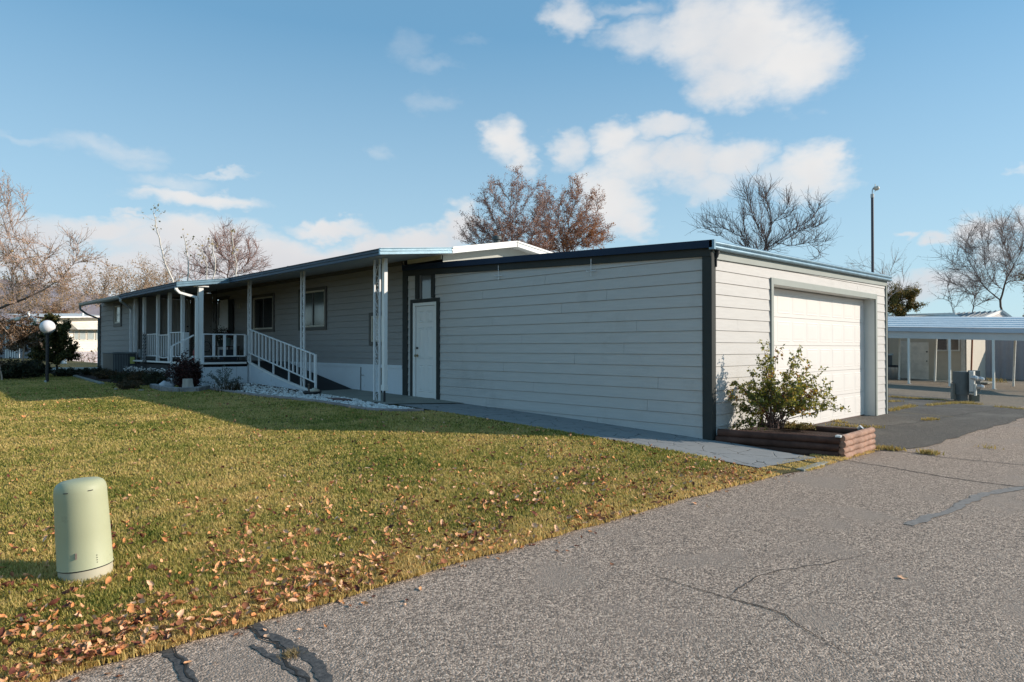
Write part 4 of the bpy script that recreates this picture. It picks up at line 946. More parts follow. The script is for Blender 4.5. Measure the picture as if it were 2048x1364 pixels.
make_tree('small_tree', 'rusty leaved small tree cut by the left edge', B_(5, 19), BL(19, [(0, 670, 30, 34), (-25, 690, 30, 40), (22, 700, 20, 22)]), n=380, seg=.18, tip=.008, bark=bk_tan, trunk=T(0, 735, 19), twigs=3, tlen=.3, trad=.005, side=2, leaves=3000, leafm=lf_br, lsize=.055, lspread=.03, seed=83, rmax=.05, thick=.02)
# generic shrub
def shrub(label, u, v, rx, rz, n, lm, size=.035, seed=1, stems=14, name='shrub', group=None, stemm=None, z=None, ry=None, flowers=None, lean=0):
    rg = np.random.default_rng(seed); z = Gf(u, v) if z is None else z; t = empty(name, (u, v, z), label, 'shrub', group)
    ry = ry or rx; SA, SB, R1, R2 = [], [], [], []; LP = []
    for i in range(stems):
        a = rg.uniform(0, 2*np.pi); rr = rg.uniform(.1, 1)**.6; tgt = np.array([u+math.cos(a)*rx*rr+lean, v+math.sin(a)*ry*rr, z+rz*2*(1-.45*rr**2)*rg.uniform(.75, 1)])
        p = np.array([u+rg.uniform(-.08, .08)*rx*2, v+rg.uniform(-.08, .08), z]); d = tgt-p
        for s in range(6):
            q_ = p+(tgt-p)/(6-s)+rg.normal(0, .02, 3)*rx; SA.append(p); SB.append(q_); R1.append(.008*(1-.13*s)); R2.append(.008*(1-.13*(s+1)))
            if s > 0:
                for e in range(3):
                    w = q_+rg.normal(0, 1, 3)*np.array([rx, ry, rz])*.2; SA.append(q_); SB.append(w); R1.append(.004); R2.append(.0015); LP.append(w); LP.append((q_+w)/2)
            p = q_
    V, Fq = prisms(np.array(SA), np.array(SB), np.array(R1), np.array(R2), 3); np_mesh('stems', V, [Fq], stemm or bk_brown, t)
    LP = np.array(LP); P = LP[rg.integers(0, len(LP), n)]; V, Ft, rn = leaf_quads(P, size, rg, .2, .6, min(rx, rz)*.13)
    V[:, 2] = np.maximum(V[:, 2], z+.005)
    np_mesh('foliage', V, [Ft], lm, t, rnd=rn)
    return t
lf_dk = leafmat('dark_green_leaves', [(0, (.015, .022, .012)), (.6, (.03, .045, .02)), (1, (.07, .075, .03))], .6, .2)
lf_mr = leafmat('maroon_leaves', [(0, (.022, .012, .012)), (.6, (.045, .018, .018)), (1, (.10, .03, .03))], .6, .2)
lf_mx = leafmat('mixed_brown_green', [(0, (.03, .03, .015)), (.5, (.07, .06, .025)), (1, (.17, .09, .04))], .7, .2)
shrub('dark maroon shrub before the porch steps, behind the stump', *at(366, 16.4), .34, .40, 5200, lf_mr, .045, 1, 20)
shrub('lower maroon shrub between the stump and the white deck skirting', *at(392, 16.6), .17, .34, 2600, lf_mr, .045, 2, 14)
for i, (x, t_, rx, rz, lab) in enumerate([(188, 22, .55, .13, 'low dark shrub at the far left corner of the house'), (218, 20, .50, .13, 'dark shrub in front of the air conditioner\'s left side'), (250, 18.6, .42, .12, 'dark green shrub in front of the air conditioner'), (278, 18.2, .34, .17, 'dark shrub under the porch downspout'), (306, 17.6, .34, .19, 'dark shrub below the porch railing, beside the pale rock')]):
    shrub(lab, *at(x, t_), rx, rz, 3200, lf_dk if i % 2 == 0 else lf_mx, .045, 10+i, 16, group='low shrubs along the house bed')
shrub('low brown shrub at the front edge of the bed', *at(262, 16.2), .34, .12, 1600, lf_mx, .04, 20, 12)
# feathery blue-green shrub in the gravel
lf_bl = leafmat('blue_green_leaves', [(0, (.07, .10, .09)), (1, (.16, .20, .16))], .6, .25)
rg = np.random.default_rng(5); u0, v0 = at(447, 16.3); z0 = Gf(u0, v0)
fs = empty('feathery_shrub', (u0, v0, z0), 'airy blue-green shrub in front of the white deck skirting', 'shrub', None)
SA, SB, R1, R2, LP = [], [], [], [], []
camR = np.array([.7184, -.6957, 0])
for i in range(20):
    p = np.array([u0, v0, z0])+rg.normal(0, .04, 3)*[1, 1, 0]; a = rg.uniform(-1, 1); L = rg.uniform(.35, .62); d = unit(camR*a*.95+np.array([-.7, -.7, 0])*rg.uniform(-.5, .5)+np.array([0, 0, rg.uniform(.55, 1.1)]))
    for s in range(9):
        q_ = p+d*L/9; SA.append(p); SB.append(q_); R1.append(.005-.0004*s); R2.append(.0046-.0004*s)
        if s > 2:
            for k in (-1, 1): LP.append(q_+unit(np.cross(d, [0, 0, 1]))*k*.03)
            LP.append(q_)
        p = q_; d = unit(d+np.array([0, 0, -.05])+rg.normal(0, .05, 3))
V, Fq = prisms(SA, SB, R1, R2, 3); np_mesh('stems', V, [Fq], bk_brown, fs)
V, Ft, rn = leaf_quads(np.repeat(np.array(LP), 3, 0), .045, rg, 0, .35, .008); np_mesh('foliage', V, [Ft], lf_bl, fs, rnd=rn)
def tuft(label, u, v, h, n, m, seed, name='grass_tuft', spread=.05, z=None, w=.006):
    rg = np.random.default_rng(seed); z = Gf(u, v)+.01 if z is None else z; V_, F_, rn = [], [], []
    for i in range(n):
        a = rg.uniform(0, 6.28); p = np.array([u+rg.normal(0, spread), v+rg.normal(0, spread), z]); d = unit(np.array([math.cos(a)*rg.uniform(.1, .9), math.sin(a)*rg.uniform(.1, .9), 1.])); L = h*rg.uniform(.5, 1.1); s = np.array([-math.sin(a), math.cos(a), 0])*w
        b = len(V_); m1 = p+d*L*.55; tp = p+d*L*.9+np.array([math.cos(a), math.sin(a), -.2])*L*.3
        V_ += [p-s, p+s, m1+s*.8, m1-s*.8, tp]; F_ += [(b, b+1, b+2), (b, b+2, b+3), (b+3, b+2, b+4)]; rn += [rg.uniform()]*5
    o = np_mesh(name, np.array(V_), [np.array(F_)], m, rnd=rn); tag(o, label, 'grass tuft'); return o
lf_dry = leafmat('dry_grass', [(0, (.20, .14, .06)), (.6, (.38, .28, .12)), (1, (.5, .38, .2))], .8, .3)
lf_weed = leafmat('weed_green', [(0, (.14, .14, .04)), (.5, (.40, .32, .10)), (1, (.66, .46, .16))], .8, .3)
tuft('rusty grassy clump growing out of the gravel beside the feathery shrub', *at(466, 15.9), .36, 170, lf_mx, 3, spread=.12)
tuft('straw coloured dead tuft in the road crack', *px(583, 1308), .05, 160, lf_dry, 4, spread=.022, z=-.012, w=.0018)
# ---- planter shrub in the sun
lf_rose = leafmat('rose_leaves', [(0, (.08, .12, .035)), (.30, (.16, .20, .05)), (.50, (.36, .36, .07)), (.70, (.70, .56, .08)), (.86, (.62, .28, .06)), (1, (.28, .06, .04))], .5, .45, .3)
PZ = Gf(9.8, 4.4)
rg = np.random.default_rng(77); bu, bv = 9.74, 4.48; bz = .30
ps = empty('garden_shrub', (bu, bv, bz), 'leggy sunlit shrub with green, yellow and red leaves in the log planter', 'shrub')
SA, SB, R1, R2, LP = [], [], [], [], []
bb = np.array([bu, bv, bz]); tg = []
def camp(x, y, t): return np.array(at(x, t, y))
tb = .6957*bu+.7184*bv   # depth of the shrub
for (x, y, dt) in [(1518, 716, .1), (1556, 706, 0), (1588, 716, -.1), (1600, 712, .1), (1500, 745, .1), (1545, 742, -.2), (1640, 745, .1), (1618, 735, -.1), (1628, 765, .2), (1470, 770, .1), (1455, 790, .2), (1488, 775, -.2), (1660, 775, 0), (1642, 790, -.2), (1530, 760, .3), (1575, 750, .3), (1600, 770, -.3), (1510, 800, -.3), (1480, 815, .1), (1655, 810, .1), (1630, 815, -.3), (1565, 790, -.35), (1475, 840, 0), (1668, 795, 0), (1545, 800, .2), (1600, 800, .3), (1520, 780, 0), (1585, 780, 0), (1500, 765, .3), (1550, 770, -.2), (1610, 755, .3), (1690, 815, 0), (1465, 850, .1), (1490, 852, -.1)]:
    tg.append((camp(x, y, tb+dt), 1.0))
for tgt, _ in list(tg):
    if tgt[2] > .7: tg.append((tgt+rg.normal(0, .10, 3)-np.array([0, 0, .08]), .7))
for tgt, w in tg:
    p = bb+np.array([rg.uniform(-.16, .16), rg.uniform(-.12, .12), 0]); n_ = 9
    d0 = tgt-p; ctl = p+d0*.45+np.array([-d0[0]*.12, -d0[1]*.12, .10]); prev = p
    for s in range(1, n_+1):
        f = s/n_; q_ = (1-f)**2*p+2*f*(1-f)*ctl+f*f*tgt+rg.normal(0, .007, 3); SA.append(prev); SB.append(q_); R1.append(.0075*(1-f*.75)+.001); R2.append(.0075*(1-f*.85)+.001)
        if f > .45:
            for e in range(3):
                w_ = q_+unit(rg.normal(0, 1, 3)+np.array([0, 0, .2]))*rg.uniform(.04, .13); SA.append(q_); SB.append(w_); R1.append(.003); R2.append(.0015)
                for g_ in (.4, .6, .8, 1, 1): LP.append(q_+(w_-q_)*g_)
        prev = q_
V, Fq = prisms(SA, SB, R1, R2, 4); np_mesh('stems', V, [Fq], bm_('rose_stems', (.17, .10, .075)), ps)
LP = np.array(LP); rep = np.concatenate([LP, LP]); clump = np.sin(rep[:, 0]*9+1)*np.sin(rep[:, 1]*8)*np.sin(rep[:, 2]*11+2)
V, Ft, rn = leaf_quads(rep, .041, rg, .5, .6, .012)
rn = np.clip(rn*.66+np.repeat(np.clip(clump, 0, 1), 4)*.55+np.repeat(rg.uniform(-.05, .1, len(rep)), 4), 0, 1)
np_mesh('foliage', V, [Ft], lf_rose, ps, rnd=rn)
# ground plants in the planter
shrub('low trailing plant at the back inside the log planter', 10.25, 4.35, .30, .05, 900, lf_weed, .03, 91, 10, name='trailing_plant', z=.25)

# ================================================================ lawn grass, leaves, gravel
def lawn_mask(u, v):
    ed = np.array([edge(x) for x in u]); ok = (v > ed-.02) & (u < 7.70+np.where(v < 4.2, -.1, 0))
    bo = np.interp(v, [10.1, 10.6, 12.5, 14.7, 17, 18.2, 18.6, 19.6, 21.5, 24, 27, 30], [7.3, 6.75, 6.7, 6.3, 6.15, 6.2, 5.7, 5.0, 4.9, 4.9, 4.7, 4.6])
    ok &= ~((v > 10.1) & (u > bo-.06)); return ok
def polar(n, t0, t1, a0, a1, rg, pw=0.0):
    t = t0*(t1/t0)**rg.uniform(0, 1, n) if pw == 0 else (t0**pw+rg.uniform(0, 1, n)*(t1**pw-t0**pw))**(1/pw)
    a = rg.uniform(a0, a1, n); return (.7184*a+.6957)*t, (.7184-.6957*a)*t, t, a
def blades(name, n, t0, t1, a0, a1, seed, mask, wf=1.0, hf=1.0, m=None, z_off=0):
    rg = np.random.default_rng(seed); u, v, t, a = polar(n, t0, t1, a0, a1, rg); k = mask(u, v); u, v, t = u[k], v[k], t[k]; n = len(u)
    z = G(u, v)+z_off; h = (.022+.018*rg.uniform(0, 1, n))*hf*(1+.25*np.sin(u*2.1+v)*np.sin(v*1.7)); w = np.clip(.0009*t, .0024, .013)*wf
    th = rg.uniform(0, 6.283, n); ln = rg.uniform(.15, .9, n); dx, dy = np.cos(th), np.sin(th)
    P = np.stack([u, v, z-.004], 1); sx = np.stack([-dy*w, dx*w, 0*w], 1); tp = P+np.stack([dx*ln*h, dy*ln*h, h], 1)
    md = P+np.stack([dx*ln*h*.3, dy*ln*h*.3, h*.6], 1)
    V = np.stack([P-sx, P+sx, md+sx*.8, md-sx*.8, tp], 1).reshape(-1, 3); i = (np.arange(n)*5)[:, None]
    Fq = i+np.array([[0, 1, 2, 3]]); Ft = i+np.array([[3, 2, 4]])
    return np_mesh(name, V, [Fq, Ft], m, rnd=np.repeat(rg.uniform(0, 1, n), 5), origin=(0, 0, 0))
def grass_material():
    m = bpy.data.materials.new('lawn_blades'); m.use_nodes = True; t = m.node_tree; t.nodes.clear(); k = NT(t)
    pos = k.n('ShaderNodeNewGeometry').outputs['Position']; rn = k.n('ShaderNodeAttribute', attribute_name='rnd').outputs['Fac']
    n1 = k.noise(pos, .55, 5, .6); n2 = k.noise(pos, 4.5, 5, .65); n4 = k.noise(k.v('MULTIPLY', pos, (.35, 2.2, 1)).outputs[0], 1.3, 3)
    f = k.m('ADD', k.m('MULTIPLY', n1.outputs[0], .45), k.m('MULTIPLY', n2.outputs[0], .38)); f = k.m('ADD', f, k.m('MULTIPLY', rn, .20)); f = k.m('ADD', f, k.m('MULTIPLY', k.m('SUBTRACT', n4.outputs[0], .35), .30))
    sep = k.n('ShaderNodeSeparateXYZ', ins={0: pos})
    dryedge = k.maprange(sep.outputs[1], 3.55, 4.1, .14, 0); f = k.m('ADD', f, dryedge)
    c = k.ramp(f, [(.37, (.125, .17, .026)), (.475, (.30, .29, .06)), (.56, (.52, .42, .12)), (.69, (.74, .53, .21))])
    b = k.n('ShaderNodeBsdfPrincipled', ins={'Base Color': c, 'Roughness': .6, 'Specular IOR Level': .25})
    tr = k.n('ShaderNodeBsdfTranslucent', ins={'Color': c}); mx = k.n('ShaderNodeMixShader', ins={0: .4, 1: b.outputs[0], 2: tr.outputs[0]})
    k.n('ShaderNodeOutputMaterial', ins={0: mx.outputs[0]}); return m
gm = grass_material()
tag(blades('grass', 700000, 2.7, 30, -.82, .62, 101, lawn_mask, m=gm), kind='stuff')
tag(blades('grass', 240000, 1.6, 26, -2.4, -.82, 103, lawn_mask, m=gm, wf=1.5), kind='stuff')
def weed_mask(u, v):
    e = np.array([edge(x) for x in u]); m1 = (u > 7.5) & (u < 10.9) & (v < 3.72) & (v > e-.06+.0*u) & (np.sin(u*13)+np.sin(u*31+1)+.6*np.sin(u*7) > -.5)
    return m1
tag(blades('verge_grass', 26000, 8.0, 10.6, .30, .62, 102, weed_mask, m=gm, hf=.7), kind='stuff')
# weeds growing in the driveway cracks
rgw = np.random.default_rng(9); Us, Vs_ = [], []
for (p, q_, n) in [((1852, 808), (1945, 793), 500), ((1775, 822), (1828, 809), 420), ((1766, 800), (1800, 797), 160), ((1640, 838), (1690, 845), 150), ((1850, 840), (1872, 838), 130), ((1845, 905), (1868, 907), 160), ((1960, 893), (1985, 897), 20), ((1660, 850), (1760, 855), 160), ((1778, 785), (1890, 790), 700), ((1745, 895), (1800, 900), 200), ((1900, 797), (1960, 800), 300), ((1990, 806), (2048, 812), 120)]:
    a_, b_ = px(*p), px(*q_); f = rgw.uniform(0, 1, n); Us.append(a_[0]+(b_[0]-a_[0])*f+rgw.normal(0, .05, n)); Vs_.append(a_[1]+(b_[1]-a_[1])*f+rgw.normal(0, .05, n))
u = np.concatenate(Us); v = np.concatenate(Vs_); n = len(u); z = G(u, v)-.006; h = .06*rgw.uniform(.4, 1.3, n); th = rgw.uniform(0, 6.28, n); w = .011
P = np.stack([u, v, z], 1); sx = np.stack([-np.sin(th)*w, np.cos(th)*w, 0*th], 1); tp = P+np.stack([np.cos(th)*h*.7, np.sin(th)*h*.7, h], 1)
V = np.stack([P-sx, P+sx, tp], 1).reshape(-1, 3); Ft = (np.arange(n)*3)[:, None]+np.array([[0, 1, 2]])
tag(np_mesh('crack_weeds', V, [Ft], lf_weed, rnd=np.repeat(rgw.uniform(.4, 1, n), 3), origin=(0, 0, 0)), kind='stuff')
# fallen leaves
leafcols = [('leaf_tan', (.66, .34, .17)), ('leaf_orange', (.62, .26, .10)), ('leaf_brown', (.30, .12, .06)), ('leaf_pale', (.74, .45, .28)), ('leaf_maroon', (.14, .045, .03))]
def lmat(nm, c):
    m = mat(nm, c, .75, .3, 25, .3, 60, spec=.15); return m
LM = [lmat(*c) for c in leafcols]
def leaf_shape(rg, s=1.0):
    """curled pointed leaf: 3 x 7 grid, one surface"""
    L = .054*s*rg.uniform(.8, 1.2); Wd = L*rg.uniform(.62, .88); cx, cy, tw = rg.uniform(.3, 1.8), rg.uniform(.3, 1.5), rg.uniform(-.9, .9); sk = rg.uniform(-.25, .25); lb = rg.uniform(.0, .28); lp_ = rg.uniform(0, 6)
    V = []; n = 7
    for i in range(n):
        f = i/(n-1); wd = Wd*math.sin(math.pi*min(1, f*.93+.04))**.8*(1-.25*f)*.5*(1+lb*math.sin(f*14+lp_))
        zc = L*.35*cx*((f-.45)**2); 
        for j in (-1, -.45, 0, .45, 1):
            a = cy*j*j*.5*wd/Wd*2; y = j*wd*math.cos(a*.6); z = zc+abs(j)*wd*math.sin(a)+tw*j*wd*(f-.5)+.002*math.sin(j*9+f*14)
            V.append((f*L-L/2, y+sk*L*f*f, z))
    Fq = [(i*5+j, i*5+j+1, i*5+6+j, i*5+5+j) for i in range(n-1) for j in range(4)]
    V = np.array(V); V[:, 2] -= V[:, 2].min(); return V, Fq
rgl = np.random.default_rng(31); shapes = [leaf_shape(rgl) for _ in range(8)]
def leafdens(u, v):
    d = v-3.5
    f = np.exp(-np.maximum(d, 0)/.75)*(.30+.70*sstep(-u, -5.5, -.5))*.85+.09*np.exp(-((d-1.2)/1.6)**2)+.018
    f += .75*np.exp(-((u-4.6)/1.1)**2-((d-1.0)/.38)**2)*.45      # the drift in the middle of the lawn edge
    f += .35*np.exp(-((u-7.2)/.7)**2-((d-.35)/.3)**2)
    f += .55*np.exp(-((u-.8)/1.6)**2-((d-.25)/.5)**2)
    pat = .55+.45*np.sin(u*5.1+np.sin(v*4))*np.sin(v*6.3+np.sin(u*3)); return f*pat
u, v, t, a = polar(60000, 2.7, 16, -.8, .6, rgl, pw=1.0)
ok = lawn_mask(u, v) & (rgl.uniform(0, 1, len(u)) < np.clip(leafdens(u, v)*t*.34, 0, 1)); u, v, t = u[ok], v[ok], t[ok]
ok = ~((u-.97)**2+(v-4.73)**2 < .20**2); u, v, t = u[ok], v[ok], t[ok]
order = np.argsort(t); u, v, t = u[order], v[order], t[order]
vis = np.abs(np.degrees(np.arctan2(.7184*u-.6957*v, .6957*u+.7184*v))) < 36.5
inl = np.where(vis & (t > 2.95))[0]; first = set(inl[:300].tolist())
LGRP = 'fallen leaves on the lawn edge'; LLAB = 'small curled dry leaf fallen on the grass beside the road'
leafme = {}
rest = []
for i in range(len(u)):
    s = rgl.integers(0, 8); c = rgl.choice(5, p=[.28, .22, .24, .13, .13]); yaw, pit, rol = rgl.uniform(0, 6.28), rgl.normal(0, .55), rgl.normal(0, .55); sc = rgl.uniform(.4, .95); zz = Gf(u[i], v[i])+.024+rgl.uniform(0, .014)
    if i in first:
        if (s, c) not in leafme:
            V, Fq = shapes[s]; me = bpy.data.meshes.new('fallen_leaf'); me.from_pydata(V.tolist(), [], Fq); me.materials.append(LM[c]); me.polygons.foreach_set('use_smooth', [True]*len(Fq)); me.update(); leafme[(s, c)] = me
        o = bpy.data.objects.new('fallen_leaf', leafme[(s, c)]); COL.objects.link(o); o.location = (u[i], v[i], zz); o.rotation_euler = (pit, rol, yaw); o.scale = (sc,)*3
        tag(o, LLAB, 'fallen leaf', LGRP)
    else: rest.append((u[i], v[i], zz, s, c, yaw, pit, rol, sc))
def merge_leaves(name, lst):
    VV, FF, MI = [], [], []; b = 0
    for (x, y, z, s, c, yaw, pit, rol, sc) in lst:
        V, Fq = shapes[s]; M_ = np.array(__import__('mathutils').Euler((pit, rol, yaw)).to_matrix()); W_ = (V*sc)@M_.T+np.array([x, y, z]); VV.append(W_); FF.append(np.array(Fq)+b); MI += [c]*len(Fq); b += len(V)
    return np_mesh(name, np.concatenate(VV), [np.concatenate(FF)], None, origin=(0, 0, 0), mats=LM, midx=MI, smooth=True)
tag(merge_leaves('leaf_litter', rest), kind='stuff')
# a few leaves lying out on the asphalt: each a thing
rr_ = np.random.default_rng(12); strays = []
for i in range(70):
    uu = rr_.uniform(.6, 8.0); vv = edge(uu)-abs(rr_.normal(0, .16))-.02; strays.append((uu, vv, Gf(uu, vv)-.011+.004, int(rr_.integers(0, 8)), int(rr_.choice(5)), rr_.uniform(0, 6.28), rr_.normal(0, .2), rr_.normal(0, .2), rr_.uniform(.3, .8)))
tag(merge_leaves('leaf_litter', strays), kind='stuff')
for (x, y, c, lab) in [(1222, 1126, 2, 'lone curled brown leaf out on the asphalt'), (632, 1233, 1, 'orange leaf on the asphalt near the sealed cracks'), (1802, 1151, 3, 'tiny pale leaf on the right part of the road'), (1568, 957, 4, 'dark red leaf on the asphalt by the path end'), (228, 1290, 1, 'broad orange leaf at the grass edge beside the sealed crack'), (760, 1212, 2, 'small brown leaf on the asphalt below the lawn edge')]:
    p = px(x, y); V, Fq = shapes[c]; me = bpy.data.meshes.new('fallen_leaf'); me.from_pydata(V.tolist(), [], Fq); me.materials.append(LM[c]); me.update()
    o = bpy.data.objects.new('fallen_leaf', me); COL.objects.link(o); o.location = (p[0], p[1], -.010); o.rotation_euler = (.2, .15, x); tag(o, lab, 'fallen leaf')
# white gravel
def rocks(name, pts, size, m, seed):
    rg = np.random.default_rng(seed)
    ico = np.array([(0, 0, 1), (.89, 0, .45), (.28, .85, .45), (-.72, .53, .45), (-.72, -.53, .45), (.28, -.85, .45), (.72, .53, -.45), (-.28, .85, -.45), (-.89, 0, -.45), (-.28, -.85, -.45), (.72, -.53, -.45), (0, 0, -1)])
    tri = np.array([(0, 1, 2), (0, 2, 3), (0, 3, 4), (0, 4, 5), (0, 5, 1), (1, 6, 2), (2, 7, 3), (3, 8, 4), (4, 9, 5), (5, 10, 1), (2, 6, 7), (3, 7, 8), (4, 8, 9), (5, 9, 10), (1, 10, 6), (6, 11, 7), (7, 11, 8), (8, 11, 9), (9, 11, 10), (10, 11, 6)])
    n = len(pts); s = size*rg.uniform(.5, 1.3, (n, 1, 1))*np.stack([rg.uniform(.8, 1.4, n), rg.uniform(.7, 1.1, n), rg.uniform(.45, .8, n)], 1)[:, None]
    V = ico[None]*s*(1+rg.normal(0, .12, (n, 12, 1))); th = rg.uniform(0, 6.28, n); c, si = np.cos(th), np.sin(th)
    V = np.stack([V[..., 0]*c[:, None]-V[..., 1]*si[:, None], V[..., 0]*si[:, None]+V[..., 1]*c[:, None], V[..., 2]], -1)+pts[:, None]
    return np_mesh(name, V.reshape(-1, 3), [(tri[None]+np.arange(n)[:, None, None]*12).reshape(-1, 3)], m, origin=(0, 0, 0), rnd=np.repeat(rg.uniform(0, 1, n), 12))
gmat = leafmat('white_marble_gravel', [(0, (.30, .27, .25)), (.3, (.62, .60, .57)), (1, (.82, .80, .77))], .6, 0, 0)
rg = np.random.default_rng(8); v = rg.uniform(10.35, 18.2, 3000); lo_ = np.array([bed_out(x) for x in v]); hi_ = np.array([bed_in(x) for x in v]); f = rg.uniform(.03, .97, len(v)); u = lo_+(hi_-lo_)*f
f_den = np.where(v > 14.6, .75-.5*np.clip((f-.55)*3, 0, 1), 1.0); bare = (np.exp(-((u-7.2)/.18)**2-((v-12.6)/.5)**2) > .35) | ((f > .86) & (v < 12.2))
k = (rg.uniform(0, 1, len(v)) < f_den) & ~bare; pts = np.stack([u[k], v[k], G(u[k], v[k])+.026], 1)
tag(rocks('white_gravel', pts, .029, gmat, 1), kind='stuff')
v = rg.uniform(19.9, 23.9, 260); u = rg.uniform(5.95, 6.3, 260); tag(rocks('white_flowers', np.stack([u, v, G(u, v)+.15+rg.uniform(0, .2, 260)], 1), .026, gmat, 2), kind='stuff')
lit_pts = []
# ================================================================ objects
from mathutils import Matrix
# ---- utility pedestal (tilted)
cu, cv = 1.00, 4.74; cz = Gf(cu, cv)-.03
camX = Vector((.7184, -.6957, 0))
tilt = Matrix.Rotation(R(-4.2), 3, Vector((.6957, .7184, 0)))
pm_ = mat('pale_green_plastic', (.40, .41, .26), .55, .05, 3, .05, 30, dirt=((.22, .17, .12), 6, .60, .55), spec=.4)
pu = empty('utility_pedestal', (cu, cv, cz), 'pale green tilted plastic utility pedestal standing in the lawn', 'utility pedestal')
mb = MB(); mb.lathe((cu, cv, cz), [(.148, .095), (.1455, .10), (.143, .30), (.139, .50), (.1385, .545), (.134, .572), (.122, .594), (.10, .607), (.06, .613), (.0, .615)], 40, tilt); mb.build('shell', pm_, pu)
mb = MB(); mb.lathe((cu, cv, cz), [(.142, 0), (.142, .088), (.137, .094)], 40, tilt); mb.build('base', mat('sun_bleached_plastic', (.42, .38, .27), .7, .06, 3, dirt=((.20, .15, .1), 7, .60, .7)), pu)
mb = MB(); mb.lathe((cu, cv, cz), [(.1435, .0875), (.1435, .0955)], 40, tilt); mb.build('seam', blackm, pu)
mb = MB()
fw = Vector((-.6957, -.7184, 0))
def onp(a, z, r_=.1465):
    d = fw*math.cos(a)+camX*math.sin(a); return Vector((cu, cv, cz))+tilt @ (d*r_+Vector((0, 0, z)))
for a0 in (-.10, .84):
    for i in range(4): mb.bar(onp(a0+i*.05, .552, .1385), onp(a0+(i+1)*.05, .554, .1385), .003, .004)
mb.build('cap_slot', blackm, pu)
mb = MB()
for i in range(4): mb.cyl(onp(1.0, .125+.014*i, .145), onp(1.0, .125+.014*i, .1475), .0028, k=6)
mb.build('screw_holes', blackm, pu)
mb = MB(); mb.bar(onp(.26, .165, .1445), onp(.27, .20, .144), .010, .006); mb.build('scuffed_latch', mat('scuffed_metal', (.16, .12, .10), .6, .4, 60), pu)
# ---- log planter
logm = mat('weathered_log_shade_tone', (.085, .045, .034), .9, .45, 5, .5, 20, spec=.15); logl = mat('weathered_log_sun_tone', (.31, .175, .12), .85, .35, 7, .6, 26, dirt=((.62, .50, .42), 12, .55, .6))  # one weathered wood; shade and sun are put into the two colours
pl_ = empty('log_planter', (9.8, 4.25, 0), 'raised planter of stacked half-round reddish logs at the garage corner', 'planter')
def logrow(A, B, n, m, r=.055, name='log'):
    A, B = Vector(A), Vector(B)
    for k in range(n):
        sh = random.uniform(-.02, .02); d = (B-A).normalized()*sh; off = Vector((random.uniform(-.006, .006), random.uniform(-.006, .006), 0))
        mb_ = MB(); h = Vector((0, 0, r*.92+k*r*1.78)); segs = 8; prev = A+h-d+off
        for i in range(1, segs+1):
            nx = (A+(B-A)*i/segs)+h+off+Vector((random.uniform(-.003, .003), random.uniform(-.003, .003), random.uniform(-.003, .003))); mb_.cyl(prev, nx, r*random.uniform(.96, 1.02), r*random.uniform(.96, 1.02), 12, i in (1, segs)); prev = nx
        mb_.build(name, m, pl_)
logrow((8.98, 4.98, .0), (9.42, 3.44, -.012), 3, logm); logrow((9.40, 3.40, -.02), (10.70, 3.44, -.02), 4, logl, .046)
logrow((10.68, 3.52, -.02), (10.25, 4.98, .0), 3, logm)
mb = MB(); mb.add([(9.0, 4.98, .23), (9.44, 3.5, .20), (10.6, 3.5, .20), (10.2, 4.98, .23)], [(0, 1, 2, 3)]); mb.build('soil', mulch_m, pl_)
mb = MB(); mb.box((9.36, 3.40, .285), (9.44, 3.47, .31)); mb.build('end_bracket', white, pl_); mb = MB(); mb.cyl((10.62, 3.6, .27), (10.62, 3.56, .31), .035, k=8); mb.build('end_bracket', steel, pl_)
# low concrete kerb at the end of the path
mb = MB(); mb.box((8.05, 3.34, -.03), (8.85, 3.44, .035)); o = mb.build('kerb_stone', conc_m, None, .008); tag(o, 'short flush concrete kerb between the path end and the road', 'kerb')
# ---- garden edging
edm = mat('pinkish_concrete_edging', (.26, .21, .19), .9, .25, 5, .6, 30)
mb = MB(); pts = [(bed_out(v)-.05, v) for v in np.arange(10.15, 18.25, .3)]
mb.extr([(0, 0), (.09, 0), (.09, .05), (.07, .075), (.02, .075), (0, .05)], (7.45, 10.02, Gf(7.4, 10)-.02), (*pts[0], Gf(*pts[0])-.02))
for a_, b_ in zip(pts[:-1], pts[1:]): mb.extr([(-.045, 0), (.045, 0), (.045, .05), (.025, .075), (-.025, .075), (-.045, .05)], (*a_, Gf(*a_)-.02), (*b_, Gf(*b_)-.02))
o = mb.build('garden_edging', edm, None); tag(o, 'curved pinkish concrete edging along the white gravel bed', 'edging')
prev = None
for i, (x, t_) in enumerate([(416, 16.35), (392, 15.7), (360, 15.5), (330, 15.75), (306, 16.6)]):
    p = at(x, t_)
    if prev:
        mb = MB(); z0 = Gf(*p); mb.bar((*prev, Gf(*prev)+.05), (*p, z0+.05), .14, .12); o = mb.build('edging_stone', mat('rough_edging_stone', (.26, .24, .23), .95, .4, 6, .8, 18), None, .015)
        tag(o, ['', 'rough stone edging piece nearest the gravel, right of the stump', 'rough stone edging piece right below the stump', 'rough stone edging piece between stump and pale rock', 'rough leftmost stone edging piece below the pale rock'][i], 'edging stone', 'rough stones edging the stump bed')
    prev = p
# grey low kerb left of the shrubs
mb = MB(); a_, b_ = at(150, 21.0), at(205, 17.6); mb.bar((*a_, Gf(*a_)+.02), (*b_, Gf(*b_)+.02), .1, .08); tag(mb.build('garden_edging', conc_m, None, .01), 'straight pale concrete edging at the left end of the shrubs', 'edging')
